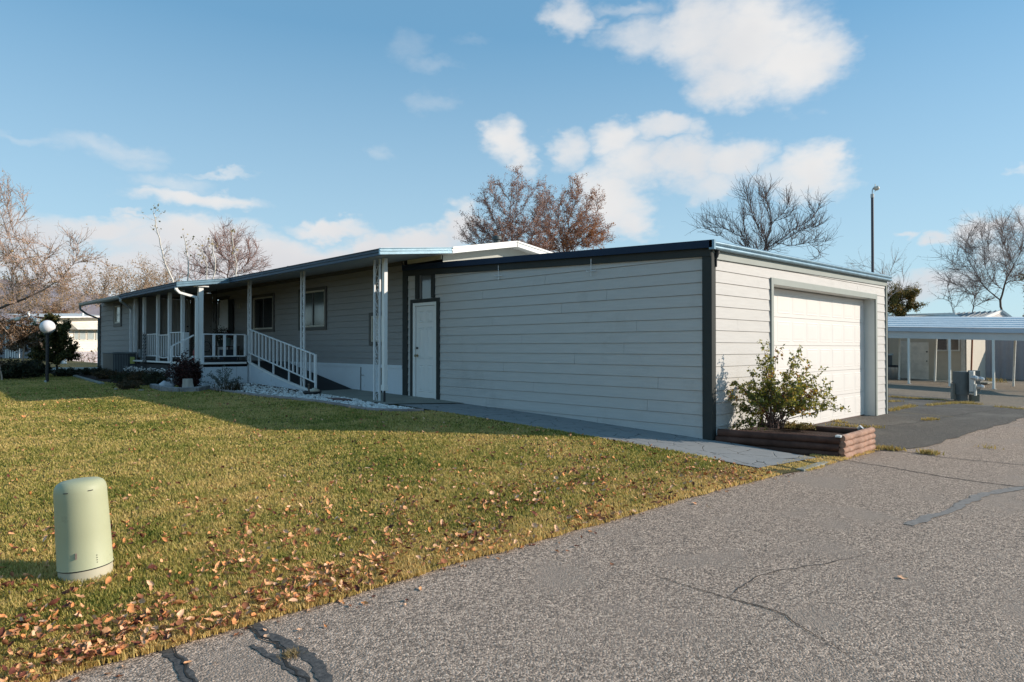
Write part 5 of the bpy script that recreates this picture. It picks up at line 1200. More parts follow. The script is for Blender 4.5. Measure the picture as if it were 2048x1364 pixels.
# ---- stump
su, sv = at(376, 15.85); sz = Gf(su, sv)
wood = mat('bleached_wood', (.42, .38, .33), .9, .3, 9, .8, 30, (1, 1, .15)); st = empty('tree_stump', (su, sv, sz), 'pale bleached log stump with a flared foot in the shrub bed', 'stump')
vs = []; K = 28; prof = [(0.0, .155), (.03, .14), (.09, .118), (.18, .112), (.26, .110), (.29, .108)]
for z, r_ in prof:
    for i in range(K):
        th = 2*math.pi*i/K; rr = r_*(1+.06*math.sin(3*th+1)+.025*math.sin(7*th)+(.35*max(0, math.cos(th-5.6))**4*(1-z/.2) if z < .2 else 0)); vs.append((su+math.cos(th)*rr, sv+math.sin(th)*rr, sz+z))
mb = MB(); mb.add(vs, [(j*K+i, j*K+(i+1) % K, (j+1)*K+(i+1) % K, (j+1)*K+i) for j in range(len(prof)-1) for i in range(K)], True); mb.build('bark_side', wood, st)
mb = MB(); mb.add(vs[-K:], [tuple(range(K))]); mb.build('cut_top', mat('cut_wood', (.46, .41, .34), .9, .2, 20), st)
def rock(label, u, v, r, sc, m, seed, z=None, name='rock'):
    rg_ = np.random.default_rng(seed); mb_ = MB(); mb_.sphere((u, v, (Gf(u, v) if z is None else z)+r*sc[2]*.6), r, 16, sc); c = Vector((u, v, Gf(u, v)+r*sc[2]*.6))
    mb_.v = [tuple(c+(Vector(p)-c)*(1+.13*math.sin(p[0]*31+seed)+.12*math.sin(p[1]*37+seed*2)+.12*math.sin(p[2]*41+seed))) for p in mb_.v]
    return tag(mb_.build(name, m), label, 'rock')
palem = mat('pale_rock', (.50, .50, .52), .85, .2, 6, .6, 20)
rock('pale bluish rock left of the stump', *at(332, 16.2), .16, (1, .8, .85), palem, 3)
rock('small tan rock among the shrubs left of the pale rock', *at(232, 15.9), .05, (1, .8, .6), mat('tan_rock', (.34, .28, .2), .9), 4)
rock('tiny pale rock on the lawn edge right of the tan rock', *at(282, 15.7), .05, (1.3, .8, .5), MAT['tan_rock'], 5)
# ---- dark saucer with a pale stone at the ramp foot
bu_, bv_ = 7.34, 14.05; bz_ = Gf(bu_, bv_)+.02
sa_ = empty('plant_saucer', (bu_, bv_, bz_), 'round black saucer on the gravel at the foot of the ramp', 'saucer')
mb = MB(); mb.lathe((bu_, bv_, bz_), [(.16, 0), (.20, .04), (.21, .075), (.19, .075), (.17, .05), (.02, .045)], 28); mb.build('dish', mat('black_plastic', (.02, .02, .022), .5), sa_)
rock('pale egg shaped stone resting in the black saucer', bu_-.02+.05, bv_-.06, .085, (1.3, .8, .6), mat('cream_stone', (.50, .46, .38), .7), 6, z=bz_+.05)
mb = MB(); mb.cyl((bu_-.04, bv_+.08, bz_+.05), (bu_-.04, bv_+.08, bz_+.20), .022, .016, 8); mb.sphere((bu_-.04, bv_+.08, bz_+.22), .03, 8); mb.cyl((bu_-.08, bv_+.08, bz_+.13), (bu_, bv_+.08, bz_+.13), .01, k=6); tag(mb.build('garden_figurine', mat('brown_figurine', (.12, .09, .07), .7)), 'small brown figurine in the black saucer behind the egg shaped stone', 'figurine')
mb = MB(); mb.box((7.05, 12.35, Gf(7.2, 12.5)+.02), (7.33, 12.95, Gf(7.2, 12.5)+.045)); tag(mb.build('stepping_stone', mat('reddish_slab', (.17, .09, .075), .9, .3, 8, .5, 30), None, .012), 'flat reddish stepping stone set in the white gravel', 'stepping stone')
# ---- globe lamp
lu, lv = at(95, 18.3); lz = Gf(lu, lv); gz = CAMZ+(695-654)*18.3/F
lp = empty('globe_lamp', (lu, lv, lz), 'black lamp post with a white globe on the left lawn', 'lamp post')
mb = MB(); mb.cyl((lu, lv, lz-.05), (lu, lv, gz-.17), .040, k=14); mb.build('pole', blackm, lp)
mb = MB(); mb.cyl((lu, lv, gz-.20), (lu, lv, gz-.165), .085, .07, 16); mb.build('collar', blackm, lp)
mb = MB(); mb.sphere((lu, lv, gz), .185, 32); mb.build('globe', mat('white_globe_plastic', (.72, .70, .72), .4, .03, 2), lp)
mb = MB(); mb.cyl((lu-.05, lv-.05, lz), (lu-.05, lv-.05, lz+.06), .035, .02, 8); tag(mb.build('path_marker', palem), 'small pale cap at the foot of the globe lamp', 'marker')
# ---- air conditioner
ax0, ax1, ay0, ay1, azb = 5.75, 6.40, 24.0, 25.25, Gf(6, 24.5)
ac = empty('air_conditioner', (6.1, 24.6, azb), 'dark grey air conditioner condenser by the left wall of the house', 'air conditioner')
mb = MB(); mb.box((ax0, ay0, azb), (ax1, ay1, azb+.72)); mb.build('cabinet', mat('charcoal_sheet_metal', (.05, .06, .065), .5), ac, .01)
mb = MB(); mb.box((ax0-.02, ay0-.02, azb+.72), (ax1+.02, ay1+.02, azb+.77)); mb.build('top_cover', mat('grey_sheet_metal', (.16, .18, .19), .5), ac, .01)
for i in range(9): mb = MB(); x = ax0+.03+i*.045; mb.box((x, ay0-.014, azb+.06), (x+.016, ay0, azb+.70)); mb.build('grille_bar', MAT['grey_sheet_metal'], ac)
mb = MB(); mb.box((ax1-.17, ay0-.006, azb+.40), (ax1-.04, ay0, azb+.62)); mb.build('energy_label', mat('yellow_label', (.45, .48, .14), .5), ac)
eb = MB(); eb.box((6.05, 25.4, azb), (6.42, 25.8, azb+.72)); tag(eb.build('equipment_cabinet', MAT['grey_sheet_metal'], None, .01), 'grey metal cabinet left of the air conditioner', 'cabinet')
eb = empty('disconnect_box', (6.5, 23.75, 1.0), 'small grey electrical box on a grey panel beside the air conditioner', 'electrical box')
mb = MB(); mb.box((6.50, 23.62, azb), (6.56, 23.9, azb+.62)); mb.build('panel', mat('grey_panel', (.22, .23, .23), .6), eb)
mb = MB(); mb.box((6.42, 23.66, azb+.60), (6.56, 23.84, azb+.86)); mb.build('cover', MAT['grey_sheet_metal'], eb, .02)
# ---- things on the porch
def fig(name, label, cat, loc): return empty(name, loc, label, cat)
DZ = 1.076
px_ = 8.35
pt_ = empty('plant_stand', (8.45, 21.9, DZ), 'dark plant stand with pots on the porch beside the white door', 'plant stand')
mb = MB(); mb.box((8.2, 21.45, DZ+.42), (8.7, 22.55, DZ+.45)); mb.build('shelf', mat('dark_wood', (.045, .03, .025), .7), pt_)
for a_, b_ in ((8.23, 21.48), (8.67, 21.48), (8.23, 22.5), (8.67, 22.5)): mb = MB(); mb.cyl((a_, b_, DZ), (a_, b_, DZ+.42), .02, k=6); mb.build('leg', MAT['dark_wood'], pt_)
def pot(u, v, z, r, h, m, label, lm=None, seed=0, n=220, lw=.16):
    p = empty('potted_plant', (u, v, z), label, 'potted plant'); mb_ = MB(); mb_.lathe((u, v, z), [(r*.7, 0), (r*.95, h*.85), (r*1.05, h*.88), (r*1.05, h), (r*.9, h), (r*.85, h*.85), (0.01, h*.85)], 18); mb_.build('pot', m, p)
    if lm:
        rg_ = np.random.default_rng(seed); P_ = np.array([u, v, z+h+lw*.8])+rg_.normal(0, 1, (n, 3))*np.array([lw*.5, lw*.5, lw*.55]); P_[:, 2] = np.maximum(P_[:, 2], z+h*.9); V, Ft, rn = leaf_quads(P_, .06, rg_, .2, .5, .02); np_mesh('foliage', V, [Ft], lm, p, rnd=rn)
pot(8.42, 21.72, DZ+.451, .13, .26, mat('teal_pot', (.16, .24, .24), .4), 'teal pot with russet foliage on the plant stand', lf_mr, 1)
pot(8.42, 22.25, DZ+.451, .11, .20, mat('dark_green_pot', (.04, .06, .055), .5), 'dark green pot with trailing greenery on the plant stand', lf_dk, 2, 500, .22)
pot(8.0, 22.95, DZ, .14, .28, mat('grey_pot', (.16, .18, .19), .6), 'grey floor pot with pale leaves before the white door', lf_bl, 3, 160, .3)
bx = MB(); bx.box((8.25, 21.5, DZ), (8.65, 21.95, DZ+.34)); tag(bx.build('storage_crate', mat('navy_crate', (.03, .045, .07), .6), None, .02), 'navy storage crate under the plant stand', 'crate')
rb = empty('red_canister', (7.55, 21.9, DZ), 'red canister with a black top standing on the porch floor', 'canister')
mb = MB(); mb.lathe((7.55, 21.9, DZ), [(.10, 0), (.115, .03), (.115, .28), (.09, .34)], 20); mb.build('tank', mat('red_enamel', (.32, .025, .02), .35, .1), rb)
mb = MB(); mb.lathe((7.55, 21.9, DZ+.34), [(.09, 0), (.08, .05), (.03, .08), (.03, .12)], 16); mb.bar((7.55, 21.82, DZ+.47), (7.55, 22.0, DZ+.45), .03, .03); mb.build('valve', blackm, rb)
wc_ = empty('wind_chime', (8.4, 22.6, 2.6), 'dark wind chime hanging under the porch roof beside the white door', 'wind chime')
mb = MB(); mb.cyl((8.4, 22.6, 3.40), (8.4, 22.6, 3.0), .006, k=5); mb.cyl((8.4, 22.6, 3.0), (8.4, 22.6, 2.96), .12, k=16); mb.build('top_disc', blackm, wc_)
for i in range(6): a_ = i*math.pi/3; mb = MB(); mb.cyl((8.4+.09*math.cos(a_), 22.6+.09*math.sin(a_), 2.96), (8.4+.09*math.cos(a_), 22.6+.09*math.sin(a_), 2.45-.05*i), .014, k=6); mb.build('tube', blackm, wc_)
bn = empty('hanging_banner', (8.84, 22.62, 2.2), 'narrow dark wall hanging between the white door and the house number', 'wall hanging')
mb = MB(); mb.box((8.86, 22.42, 1.75), (8.885, 22.76, 3.05)); mb.build('panel', mat('dark_fabric', (.02, .024, .024), .9, .4, 12), bn); mb = MB(); mb.cyl((8.86, 22.38, 3.06), (8.86, 22.80, 3.06), .015, k=8); mb.build('rod', blackm, bn)
tl = MB()
for i in range(5): tl.cyl((6.30, 22.55+i*.09, .9), (6.30, 22.55+i*.09, 1.95-.05*(i % 2)), .006, k=5)
for z in np.arange(1.05, 1.95, .1): tl.tube([(6.295, 22.52+.045*j, z+.05*math.sin(j*2.1)) for j in range(10)], .005, 4)
tag(tl.build('wire_trellis', blackm), 'black wire trellis leaning on the porch railing', 'trellis')
hs_ = MB(); hs_.tube([(6.9+.12*math.cos(a), 19.3, 1.5+.14*math.sin(a)) for a in np.linspace(0, 6.28, 17)], .012, 6); tag(hs_.build('hanging_wreath', blackm), 'small dark ring ornament hanging by the porch steps', 'ornament')
# ---- pole with a floodlight behind the garage
mu, mv = at(1746, 23.0); mp = empty('mast', (mu, mv, Gf(mu, mv)), 'tall dark pole with a small fixture on top behind the garage', 'pole')
ztop = CAMZ+(695-395)*23/F
mb = MB(); mb.cyl((mu, mv, 0), (mu, mv, ztop), .048, .044, 12); mb.build('pole', mat('dark_weathered_pole', (.06, .055, .07), .5, .1), mp)
mb = MB(); mb.cyl((mu, mv, ztop), (mu, mv, ztop+.13), .055, k=12); mb.build('sleeve', mat('light_grey_cap', (.5, .5, .48), .5), mp)
cr = Vector((.7184, -.6957, 0)); b0 = Vector((mu, mv, ztop+.13))
mb = MB(); mb.tube([b0, b0+Vector((0, 0, .13)), b0+Vector((0, 0, .20))+cr*.03, b0+Vector((0, 0, .22))+cr*.08], .016, 6); mb.build('bracket', steel, mp)
mb = MB(); c0 = b0+Vector((0, 0, .20))+cr*.10; mb.cyl(c0-cr*.04, c0+cr*.07, .055, .085, 12); mb.sphere(c0+cr*.07, .075, 10); mb.bar(c0+Vector((0, 0, -.12)), c0+Vector((0, 0, .14)), .02, .02); mb.build('lamp_head', mat('ivory_plastic', (.62, .58, .50), .5), mp)
# ---- electricity meter pedestal
eu, ev = at(1936, 21.3); ez = Gf(eu, ev)-.02
em = mat('grey_green_steel', (.10, .115, .115), .5, .15, 5, dirt=((.2, .12, .09), 6, .62, .4)); el_ = mat('pale_steel_face', (.55, .54, .50), .5, .1, 4)
me_ = empty('meter_pedestal', (eu, ev, ez), 'grey electric meter pedestal with round glass meters on the asphalt', 'meter pedestal')
E = Vector((eu, ev, ez)); X_ = Vector((.7184, -.6957, 0)); Y_ = Vector((.6957, .7184, 0)); rt = Matrix.Rotation(R(-52), 3, 'Z'); X2 = rt @ X_; Y2 = rt @ Y_
def obox(mb_, c, sx, sy, z0, z1, X=X_, Y=Y_, slope=0):
    c = Vector(c); vs = []
    for z in (z0, z1):
        for i, j in ((-1, -1), (1, -1), (1, 1), (-1, 1)): vs.append(c+X*i*sx/2+Y*j*sy/2+Vector((0, 0, z+(slope*j if z == z1 else 0))))
    return mb_.add(vs, [(0, 3, 2, 1), (4, 5, 6, 7), (0, 1, 5, 4), (1, 2, 6, 5), (2, 3, 7, 6), (3, 0, 4, 7)])
sx = 21.3/F
def ex(px_off): return E+X_*(px_off-1936)*sx
mb = MB(); obox(mb, ex(1921), 19*sx, .34, 14*sx, 60*sx); mb.build('meter_cabinet', em, me_, .008)
mb = MB(); obox(mb, ex(1921), 15*sx, .3, 0, 14*sx); mb.build('leg', em, me_)
mb = MB(); X3 = Matrix.Rotation(R(48), 3, 'Z') @ X_; Y3 = Matrix.Rotation(R(48), 3, 'Z') @ Y_; obox(mb, ex(1935)-Y_*.20, 20*sx, .12, 21*sx, 61*sx, X3, Y3); mb.build('meter_face', el_, me_, .008)
mb = MB(); obox(mb, ex(1950)+Y_*.06, 17*sx, .20, 19*sx, 62*sx); mb.build('meter_cabinet', em, me_, .008)
mb = MB(); obox(mb, ex(1950)+Y_*.06, 16*sx, .14, 0, 14*sx); mb.build('leg', mat('olive_steel', (.13, .13, .10), .6), me_)
mb = MB(); obox(mb, ex(1937)+Y_*(-.30), 12*sx, .05, 13*sx, 36*sx, X3, Y3); mb.build('breaker_cover', mat('pale_cover', (.55, .55, .50), .45), me_, .006)
for k_, (ox, oz, r_) in enumerate([(1936, 48, .085), (1948, 46, .07), (1948, 31, .07)]):
    NM = (X_*.70-Y_*.71); c = ex(ox)-Y_*.34+Vector((0, 0, oz*sx)); mb = MB(); mb.cyl(c-NM*.12, c, r_, k=18); ml = mb.build('meter_socket', steel, me_); mb = MB(); mb.cyl(c, c+NM*.06, r_*.82, r_*.6, 18); mb.build('meter_glass', mat('meter_glass', (.72, .74, .74), .08, .05, spec=1), ml)
mb = MB(); obox(mb, ex(1910)+Y_*.1, 7*sx, .1, 4*sx, 36*sx); mb.build('side_duct', mat('beige_duct', (.26, .24, .20), .7), me_)
for ox in (1924, 1929): mb = MB(); mb.cyl(ex(ox)-Y_*.1, ex(ox)-Y_*.1+Vector((0, 0, 14*sx)), .018, k=8); mb.build('conduit', steel, me_)
lot_z = lambda p: Gf(p[0], p[1])-.03
# ---- carport
cpm = mat('white_carport_steel', (.72, .73, .68), .5, .06, 4); beamm = mat('grey_carport_beam', (.58, .58, .56), .55, .05, 2); crf = mat('ribbed_carport_roof', (.74, .78, .80), .5, .06, 2)
ca, cb_ = Vector((35.7, 15.5, 0)), Vector((36.7, 1.0, 0)); cd = (cb_-ca).normalized(); cn = Vector((cd.y, -cd.x, 0)); cn = cn if cn.x > 0 else -cn
def cz_(s): return 2.10-.033*s   # beam bottom height along the run from ca
cpt = empty('carport', (36, 9, -.2), 'long white carport with a ribbed metal roof and thin posts across the lot', 'carport')
Lc = (cb_-ca).length
def P3(s, n_, z): p = ca+cd*s+cn*n_; return (p.x, p.y, z)
def strip(mb_, n0, n1, z0, z1):
    vs = [P3(0, n0, cz_(0)+z0), P3(Lc, n0, cz_(Lc)+z0), P3(Lc, n0, cz_(Lc)+z1), P3(0, n0, cz_(0)+z1), P3(0, n1, cz_(0)+z0), P3(Lc, n1, cz_(Lc)+z0), P3(Lc, n1, cz_(Lc)+z1), P3(0, n1, cz_(0)+z1)]
    mb_.add(vs, [(0, 1, 2, 3), (7, 6, 5, 4), (0, 4, 5, 1), (1, 5, 6, 2), (2, 6, 7, 3), (3, 7, 4, 0)])
mb = MB(); strip(mb, 0, .06, 0, .35); mb.build('beam', beamm, cpt)
mb = MB(); strip(mb, -.10, -.04, .33, .52); mb.build('gutter_fascia', mat('blue_grey_fascia', (.42, .50, .58), .4, .06, 2, metal=.2), cpt)
mb = MB(); N_ = 24; W_ = 3.6; rise = .66
for i in range(N_):
    a0, a1 = i/N_, (i+1)/N_
    hh0 = .5+rise*a0; hh1 = .5+rise*a1; bump = .045 if i % 4 == 0 else 0
    n0, n1 = -.08+W_*a0, -.08+W_*a1
    vs = [P3(0, n0, cz_(0)+hh0+bump), P3(Lc, n0, cz_(Lc)+hh0+bump), P3(Lc, n1, cz_(Lc)+hh1+bump), P3(0, n1, cz_(0)+hh1+bump)]
    mb.quad(*vs)
    nb = .045 if (i+1) % 4 == 0 else 0
    if nb != bump and i < N_-1: mb.quad(P3(0, n1, cz_(0)+hh1+bump), P3(Lc, n1, cz_(Lc)+hh1+bump), P3(Lc, n1, cz_(Lc)+hh1+nb), P3(0, n1, cz_(0)+hh1+nb))
mb.build('ribbed_roof', crf, cpt)
mb = MB(); strip(mb, W_-.15, W_-.05, .9, 1.12); mb.build('rear_beam', beamm, cpt)
def run_at(x, n_=0.0):   # distance along the carport whose photo column is x
    best = min(np.arange(0, Lc, .02), key=lambda s: abs((lambda p: 1024+F*((.7184*p[0]-.6957*p[1])/(.6957*p[0]+.7184*p[1])))(P3(s, n_, 0))-x)); return best
for x in (1817, 1898.5, 1986, 2075):
    s = run_at(x); p = P3(s, .03, 0); mb = MB(); mb.box((p[0]-.045, p[1]-.045, lot_z(p)), (p[0]+.045, p[1]+.045, cz_(s)+.01)); mb.build('front_post', cpm, cpt)
    mb = MB(); mb.box((p[0]-.09, p[1]-.09, lot_z(p)), (p[0]+.09, p[1]+.09, lot_z(p)+.02)); mb.build('post_foot', steel, cpt)
for x, xb in ((1800, 1798), (1874, 1869), (2032, 2026)):
    s = run_at(x, W_-.1); p = P3(s, W_-.1, 0); s2 = run_at(xb, W_-.1); p2 = P3(s2, W_-.1, 0); mb = MB(); mb.bar((p2[0], p2[1], lot_z(p2)), (p[0], p[1], cz_(s)+.92), .08, .08); mb.build('rear_post', cpm, cpt)
s = run_at(1946, W_-.1); p = P3(s, W_-.1, 0); mb = MB(); mb.bar((p[0], p[1]+.1, lot_z(p)), (p[0], p[1], cz_(s)+.92), .07, .07); mb.build('rear_post', mat('rusty_post', (.30, .12, .06), .8), cpt, label='rusty orange rear carport post')
# ---- shed behind the carport
shm = mat('tan_stucco', (.50, .44, .35), .9, .06, 3, .2, 40); shl = mat('cream_trim', (.58, .56, .50), .6)
SU = 41.2; sh = empty('shed', (SU+1.5, 10.5, -.3), 'tan shed with a pale door and a two-pane window behind the carport', 'shed')
zb = -.35
mb = MB(); mb.box((SU, 8.75, zb), (SU+4.2, 12.6, 2.9)); mb.build('walls', shm, sh)
mb = MB(); mb.box((SU-.5, 8.4, 2.9), (SU+4.6, 13.0, 3.05)); mb.build('roof', metal_r, sh)
mb = MB(); mb.box((SU-.03, 8.72, zb), (SU-.005, 8.95, 2.9)); mb.build('corner_board', shl, sh); mb = MB(); mb.box((SU-.03, 8.70, zb), (SU+4.2, 8.745, 2.9)); mb.build('side_panel', mat('pale_shed_side', (.48, .44, .37), .8, .05), sh)
mb = MB(); mb.box((SU-.03, 12.4, zb), (SU-.005, 12.6, 2.9)); mb.build('corner_board', shl, sh)
sdr = panel_door('door', sh, mat('cream_door', (.70, .65, .56), .6), (SU-.035, 10.42, 0), DV, (-1, 0, 0), .95, zb+.08, 2.03, rows=())
mb = MB(); mb.sphere((SU-.07, 10.50, .75), .035, 8); mb.build('knob', blackm, sdr); mb = MB(); mb.cyl((SU-.03, 10.50, 1.25), (SU-.06, 10.5, 1.25), .04, k=8); mb.build('deadbolt', blackm, sdr)
mb = MB(); mb.box((SU-.04, 11.40, zb+.05), (SU-.005, 11.75, 1.85)); mb.build('shutter', shl, sh)
mb = MB(); mb.box((SU-.05, 8.98, 1.28), (SU-.01, 10.12, 1.36)); mb.box((SU-.05, 8.98, 1.36), (SU-.01, 9.06, 2.2)); mb.box((SU-.05, 10.04, 1.36), (SU-.01, 10.12, 2.2)); mb.box((SU-.05, 9.50, 1.36), (SU-.01, 9.58, 2.2)); swn = mb.build('window', shl, sh)
mb = MB(); mb.box((SU-.02, 9.58, 1.36), (SU-.012, 10.04, 2.2)); mb.build('dark_pane', glass_d, swn); mb = MB(); mb.box((SU-.02, 9.06, 1.36), (SU-.012, 9.50, 2.2)); mb.build('curtained_pane', mat('brown_curtain_pane', (.16, .13, .10), .2), swn)
mb = MB(); mb.box((SU-1.6, 7.5, -.30), (SU, 14.5, -.235)); tag(mb.build('concrete_pad', conc_m), kind='structure')
# bins by the shed
tcx, tcy = at(1785, 36.2); tz = lot_z((tcx, tcy)); tc_ = empty('trash_can', (tcx, tcy, tz), 'cylindrical grey metal trash can beside the shed', 'trash can')
mb = MB(); mb.lathe((tcx, tcy, tz), [(.26, 0), (.29, .05), (.29, .62)], 24); mb.build('can', mat('satin_metal_can', (.36, .35, .33), .3, .05, metal=.5), tc_)
mb = MB(); mb.lathe((tcx, tcy, tz+.62), [(.30, 0), (.30, .08), (.27, .11), (.02, .12)], 24); mb.build('lid', blackm, tc_)
bx_, by_ = at(1770, 36.6); wb = empty('wheeled_bin', (bx_, by_, tz), 'blue-grey wheeled bin half hidden behind the garage corner', 'wheeled bin')
mb = MB(); mb.box((bx_-.28, by_-.28, tz+.06), (bx_+.28, by_+.28, tz+1.25)); mb.build('bin_body', mat('slate_plastic', (.07, .09, .11), .5), wb, .04)
mb = MB(); mb.box((bx_-.32, by_-.32, tz+1.25), (bx_+.32, by_+.32, tz+1.34)); mb.build('lid', mat('pale_blue_lid', (.40, .50, .56), .4), wb, .03)
for k_ in (-.2, .2): mb = MB(); mb.cyl((bx_+k_, by_-.30, tz+.1), (bx_+k_, by_-.34, tz+.1), .1, k=14); mb.build('wheel', blackm, wb)
# grey building wall on the right, behind the carport
gbm = mat('grey_corrugated_wall', (.28, .29, .32), .6, .06, 2)
gb = empty('grey_building', (48, 5, -.4), 'grey ribbed metal building behind the right half of the carport', 'building')
mb = MB(); p0 = Vector((*at(1966, 39.5), 0)); p1 = Vector((*at(2140, 36.5), 0)); dd = (p1-p0).normalized(); nn = Vector((dd.y, -dd.x, 0)); nn = nn if nn.dot(Vector((.7, .7, 0))) < 0 else -nn
Lg = (p1-p0).length; n_ = int(Lg/.2); vs = []; fs = []
for i in range(n_*2+1):
    q_ = p0+dd*(i*.1)+nn*(.03 if i % 4 in (1, 2) else 0); vs += [(q_.x, q_.y, -.5), (q_.x, q_.y, 2.35)]
    if i: fs.append((2*i-2, 2*i, 2*i+1, 2*i-1))
mb.add(vs, fs); mb.build('ribbed_wall', gbm, gb)
bk_ = -nn*5
mb = MB(); mb.add([tuple(p0+Vector((0, 0, 2.35))), tuple(p1+Vector((0, 0, 2.35))), tuple(p1+bk_+Vector((0, 0, 2.6))), tuple(p0+bk_+Vector((0, 0, 2.6)))], [(0, 1, 2, 3)]); mb.build('roof', metal_r, gb)
mb = MB(); mb.add([tuple(p0+Vector((0, 0, -.5))), tuple(p0+bk_+Vector((0, 0, -.5))), tuple(p0+bk_+Vector((0, 0, 2.6))), tuple(p0+Vector((0, 0, 2.35)))], [(0, 1, 2, 3)]); mb.build('end_wall', gbm, gb)
tuft('weedy tuft at the foot of the grey building', *at(1995, 35.5), .35, 60, lf_weed, 6, spread=.25, z=lot_z(at(1995, 35.5)), w=.012)
# metal roofed house behind
mh = empty('metal_roofed_house', (56, 10, 0), 'house with a dark standing seam metal roof and white gables behind the carport', 'house')
def onplane(x, y, t): return Vector(at(x, t, y))
rm = mat('dark_standing_seam', (.13, .15, .17), .4, .1, 2, metal=.3)
A_, B2, C_, D_ = onplane(1880, 628, 52), onplane(2003, 622, 50), onplane(1960, 640, 47), onplane(1845, 640, 49)
mb = MB(); mb.add([D_, C_, B2, A_], [(0, 1, 2, 3)]); 
mb.build('roof_slope', rm, mh)
for i in range(13):
    f = i/12; a_, b_ = D_.lerp(C_, f), A_.lerp(B2, f); mb = MB(); mb.bar(a_+Vector((0, 0, .04)), b_+Vector((0, 0, .04)), .05, .08); mb.build('roof_seam', mat('pale_seam_metal', (.34, .36, .37), .4, metal=.3), mh)  # seams in a paler metal than the roof
E_ = onplane(2028, 640, 50)
mb = MB(); mb.add([B2, C_-Vector((0, 0, 0)), C_-Vector((0, 0, 2.6)), E_-Vector((0, 0, 2.6)), E_], [(0, 1, 2, 3, 4)]); mb.build('gable_wall', mat('warm_grey_siding', (.42, .38, .35), .7), mh)
mb = MB(); mb.bar(B2, C_, .12, .22); mb.bar(B2, E_, .12, .22); mb.build('barge_board', white, mh)
mb = MB(); mb.add([D_-Vector((0, 0, 2.6)), C_-Vector((0, 0, 2.6)), C_, D_], [(0, 1, 2, 3)]); mb.build('front_wall', MAT['warm_grey_siding'], mh)
wh = empty('white_roofed_home', (50, 15, 0), 'low white roofed mobile home just right of the garage, mostly behind the carport', 'house')
A_, B2 = onplane(1745, 640, 47), onplane(1912, 628, 45); C_ = onplane(1935, 634, 44); 
mb = MB(); mb.add([A_-Vector((0, 0, .5)), C_-Vector((0, 0, .3)), B2, onplane(1745, 631, 50)], [(0, 1, 2, 3)]); mb.build('roof', mat('white_roof_coating', (.66, .63, .58), .6), wh)
mb = MB(); mb.bar(B2+Vector((0, 0, .02)), onplane(1745, 632, 49), .1, .14); mb.build('roof_edge', white, wh)
mb = MB(); mb.add([A_-Vector((0, 0, 3)), C_-Vector((0, 0, 3)), C_-Vector((0, 0, .3)), A_-Vector((0, 0, .5))], [(0, 1, 2, 3)]); mb.build('wall', mat('dark_brown_wall', (.16, .11, .09), .8), wh)  # wall in a plain dark brown

# ================================================================ neighbours on the left
wsid = mat('white_lap_siding', (.72, .66, .58), .6, .05, 2)
nh = empty('white_mobile_home', (*at(170, 56), .8), 'low white sided mobile home with grey skirting beyond the globe lamp', 'house')
TA, TB = 52.0, 59.0; pA, pB = Vector((*at(96, TA), 0)), Vector((*at(228, TB), 0)); d_ = (pB-pA).normalized(); nn = Vector((d_.y, -d_.x, 0)); nn = nn if nn.dot(Vector((.7, .7, 0))) < 0 else -nn
zg = Gf(20, 52)
hz_ = lambda y, t=56: CAMZ+(695-y)*t/F
hA = lambda y: CAMZ+(695-y)*TA/F
hB = lambda y: CAMZ+(695-y)*TB/F
Ln = (pB-pA).length
def hP(s, y): return CAMZ+(695-y)*(TA+(TB-TA)*s/Ln)/F
mb = MB(); siding(mb, pA, d_, nn, Ln, lambda s: hP(s, 703), lambda s: hP(s, 636), .20, .2, [], lap=.02); mb.build('wall', wsid, nh)
Z_ = lambda p, z: (p.x, p.y, z)
mb = MB(); q0, q1 = pA+nn*.02, pB+nn*.02; mb.add([Z_(q0, zg-.3), Z_(q1, zg-.3), Z_(q1, hB(703)), Z_(q0, hA(703))], [(0, 1, 2, 3)]); mb.build('skirting', mat('mauve_grey_skirting', (.42, .38, .40), .8), nh)
mb = MB(); mb.bar(Z_(pA+nn*.35, hA(634.5)), Z_(pB+nn*.35, hB(632.5)), .8, .12); mb.build('roof_edge', mat('white_fascia', (.80, .76, .70), .6), nh)
mb = MB(); r0 = pA+nn*.3; r1 = pB+nn*.3; mb.add([Z_(r0, hA(635)), Z_(r1, hB(633)), Z_(r1-nn*4, hB(633)+.3), Z_(r0-nn*4, hA(635)+.3)], [(0, 1, 2, 3)]); mb.build('roof', metal_r, nh)
sa, sb = Ln*.30, Ln; a_ = pA+d_*sa+nn*.05; b_ = pB+nn*.05
mb = MB(); mb.add([Z_(a_, hP(sa, 646)), Z_(b_, hP(sb, 646)), Z_(b_+nn*.7, hP(sb, 659)), Z_(a_+nn*.7, hP(sa, 659)), Z_(a_, hP(sa, 659)), Z_(b_, hP(sb, 659))], [(0, 1, 2, 3), (0, 3, 4), (1, 5, 2)]); mb.build('awning', mat('grey_white_awning', (.62, .60, .55), .6), nh)
for f0, f1 in ((.36, .42), (.44, .53), (.56, .66), (.69, .77)):
    s0, s1 = Ln*f0, Ln*f1; a_ = pA+d_*s0+nn*.05; b_ = pA+d_*s1+nn*.05; zl, zh = hP(s0, 679), hP(s0, 661)
    mb = MB(); mb.bar(Z_(a_, zl), Z_(a_, zh), .05, .06); mb.bar(Z_(b_, zl), Z_(b_, zh), .05, .06); mb.bar(Z_(a_, zl), Z_(b_, zl), .05, .06); w_ = mb.build('window', shl, nh)
    mb = MB(); mb.add([Z_(a_, zl), Z_(b_, zl), Z_(b_, zh), Z_(a_, zh)], [(0, 1, 2, 3)]); mb.build('pane', mat('pale_blind', (.34, .38, .38), .3), w_)
v_ = pA+d_*(Ln*.66)-nn*1; mb = MB(); mb.cyl(Z_(v_, 3.0), Z_(v_, hz_(625)), .09, k=10); mb.build('roof_vent', white, nh)
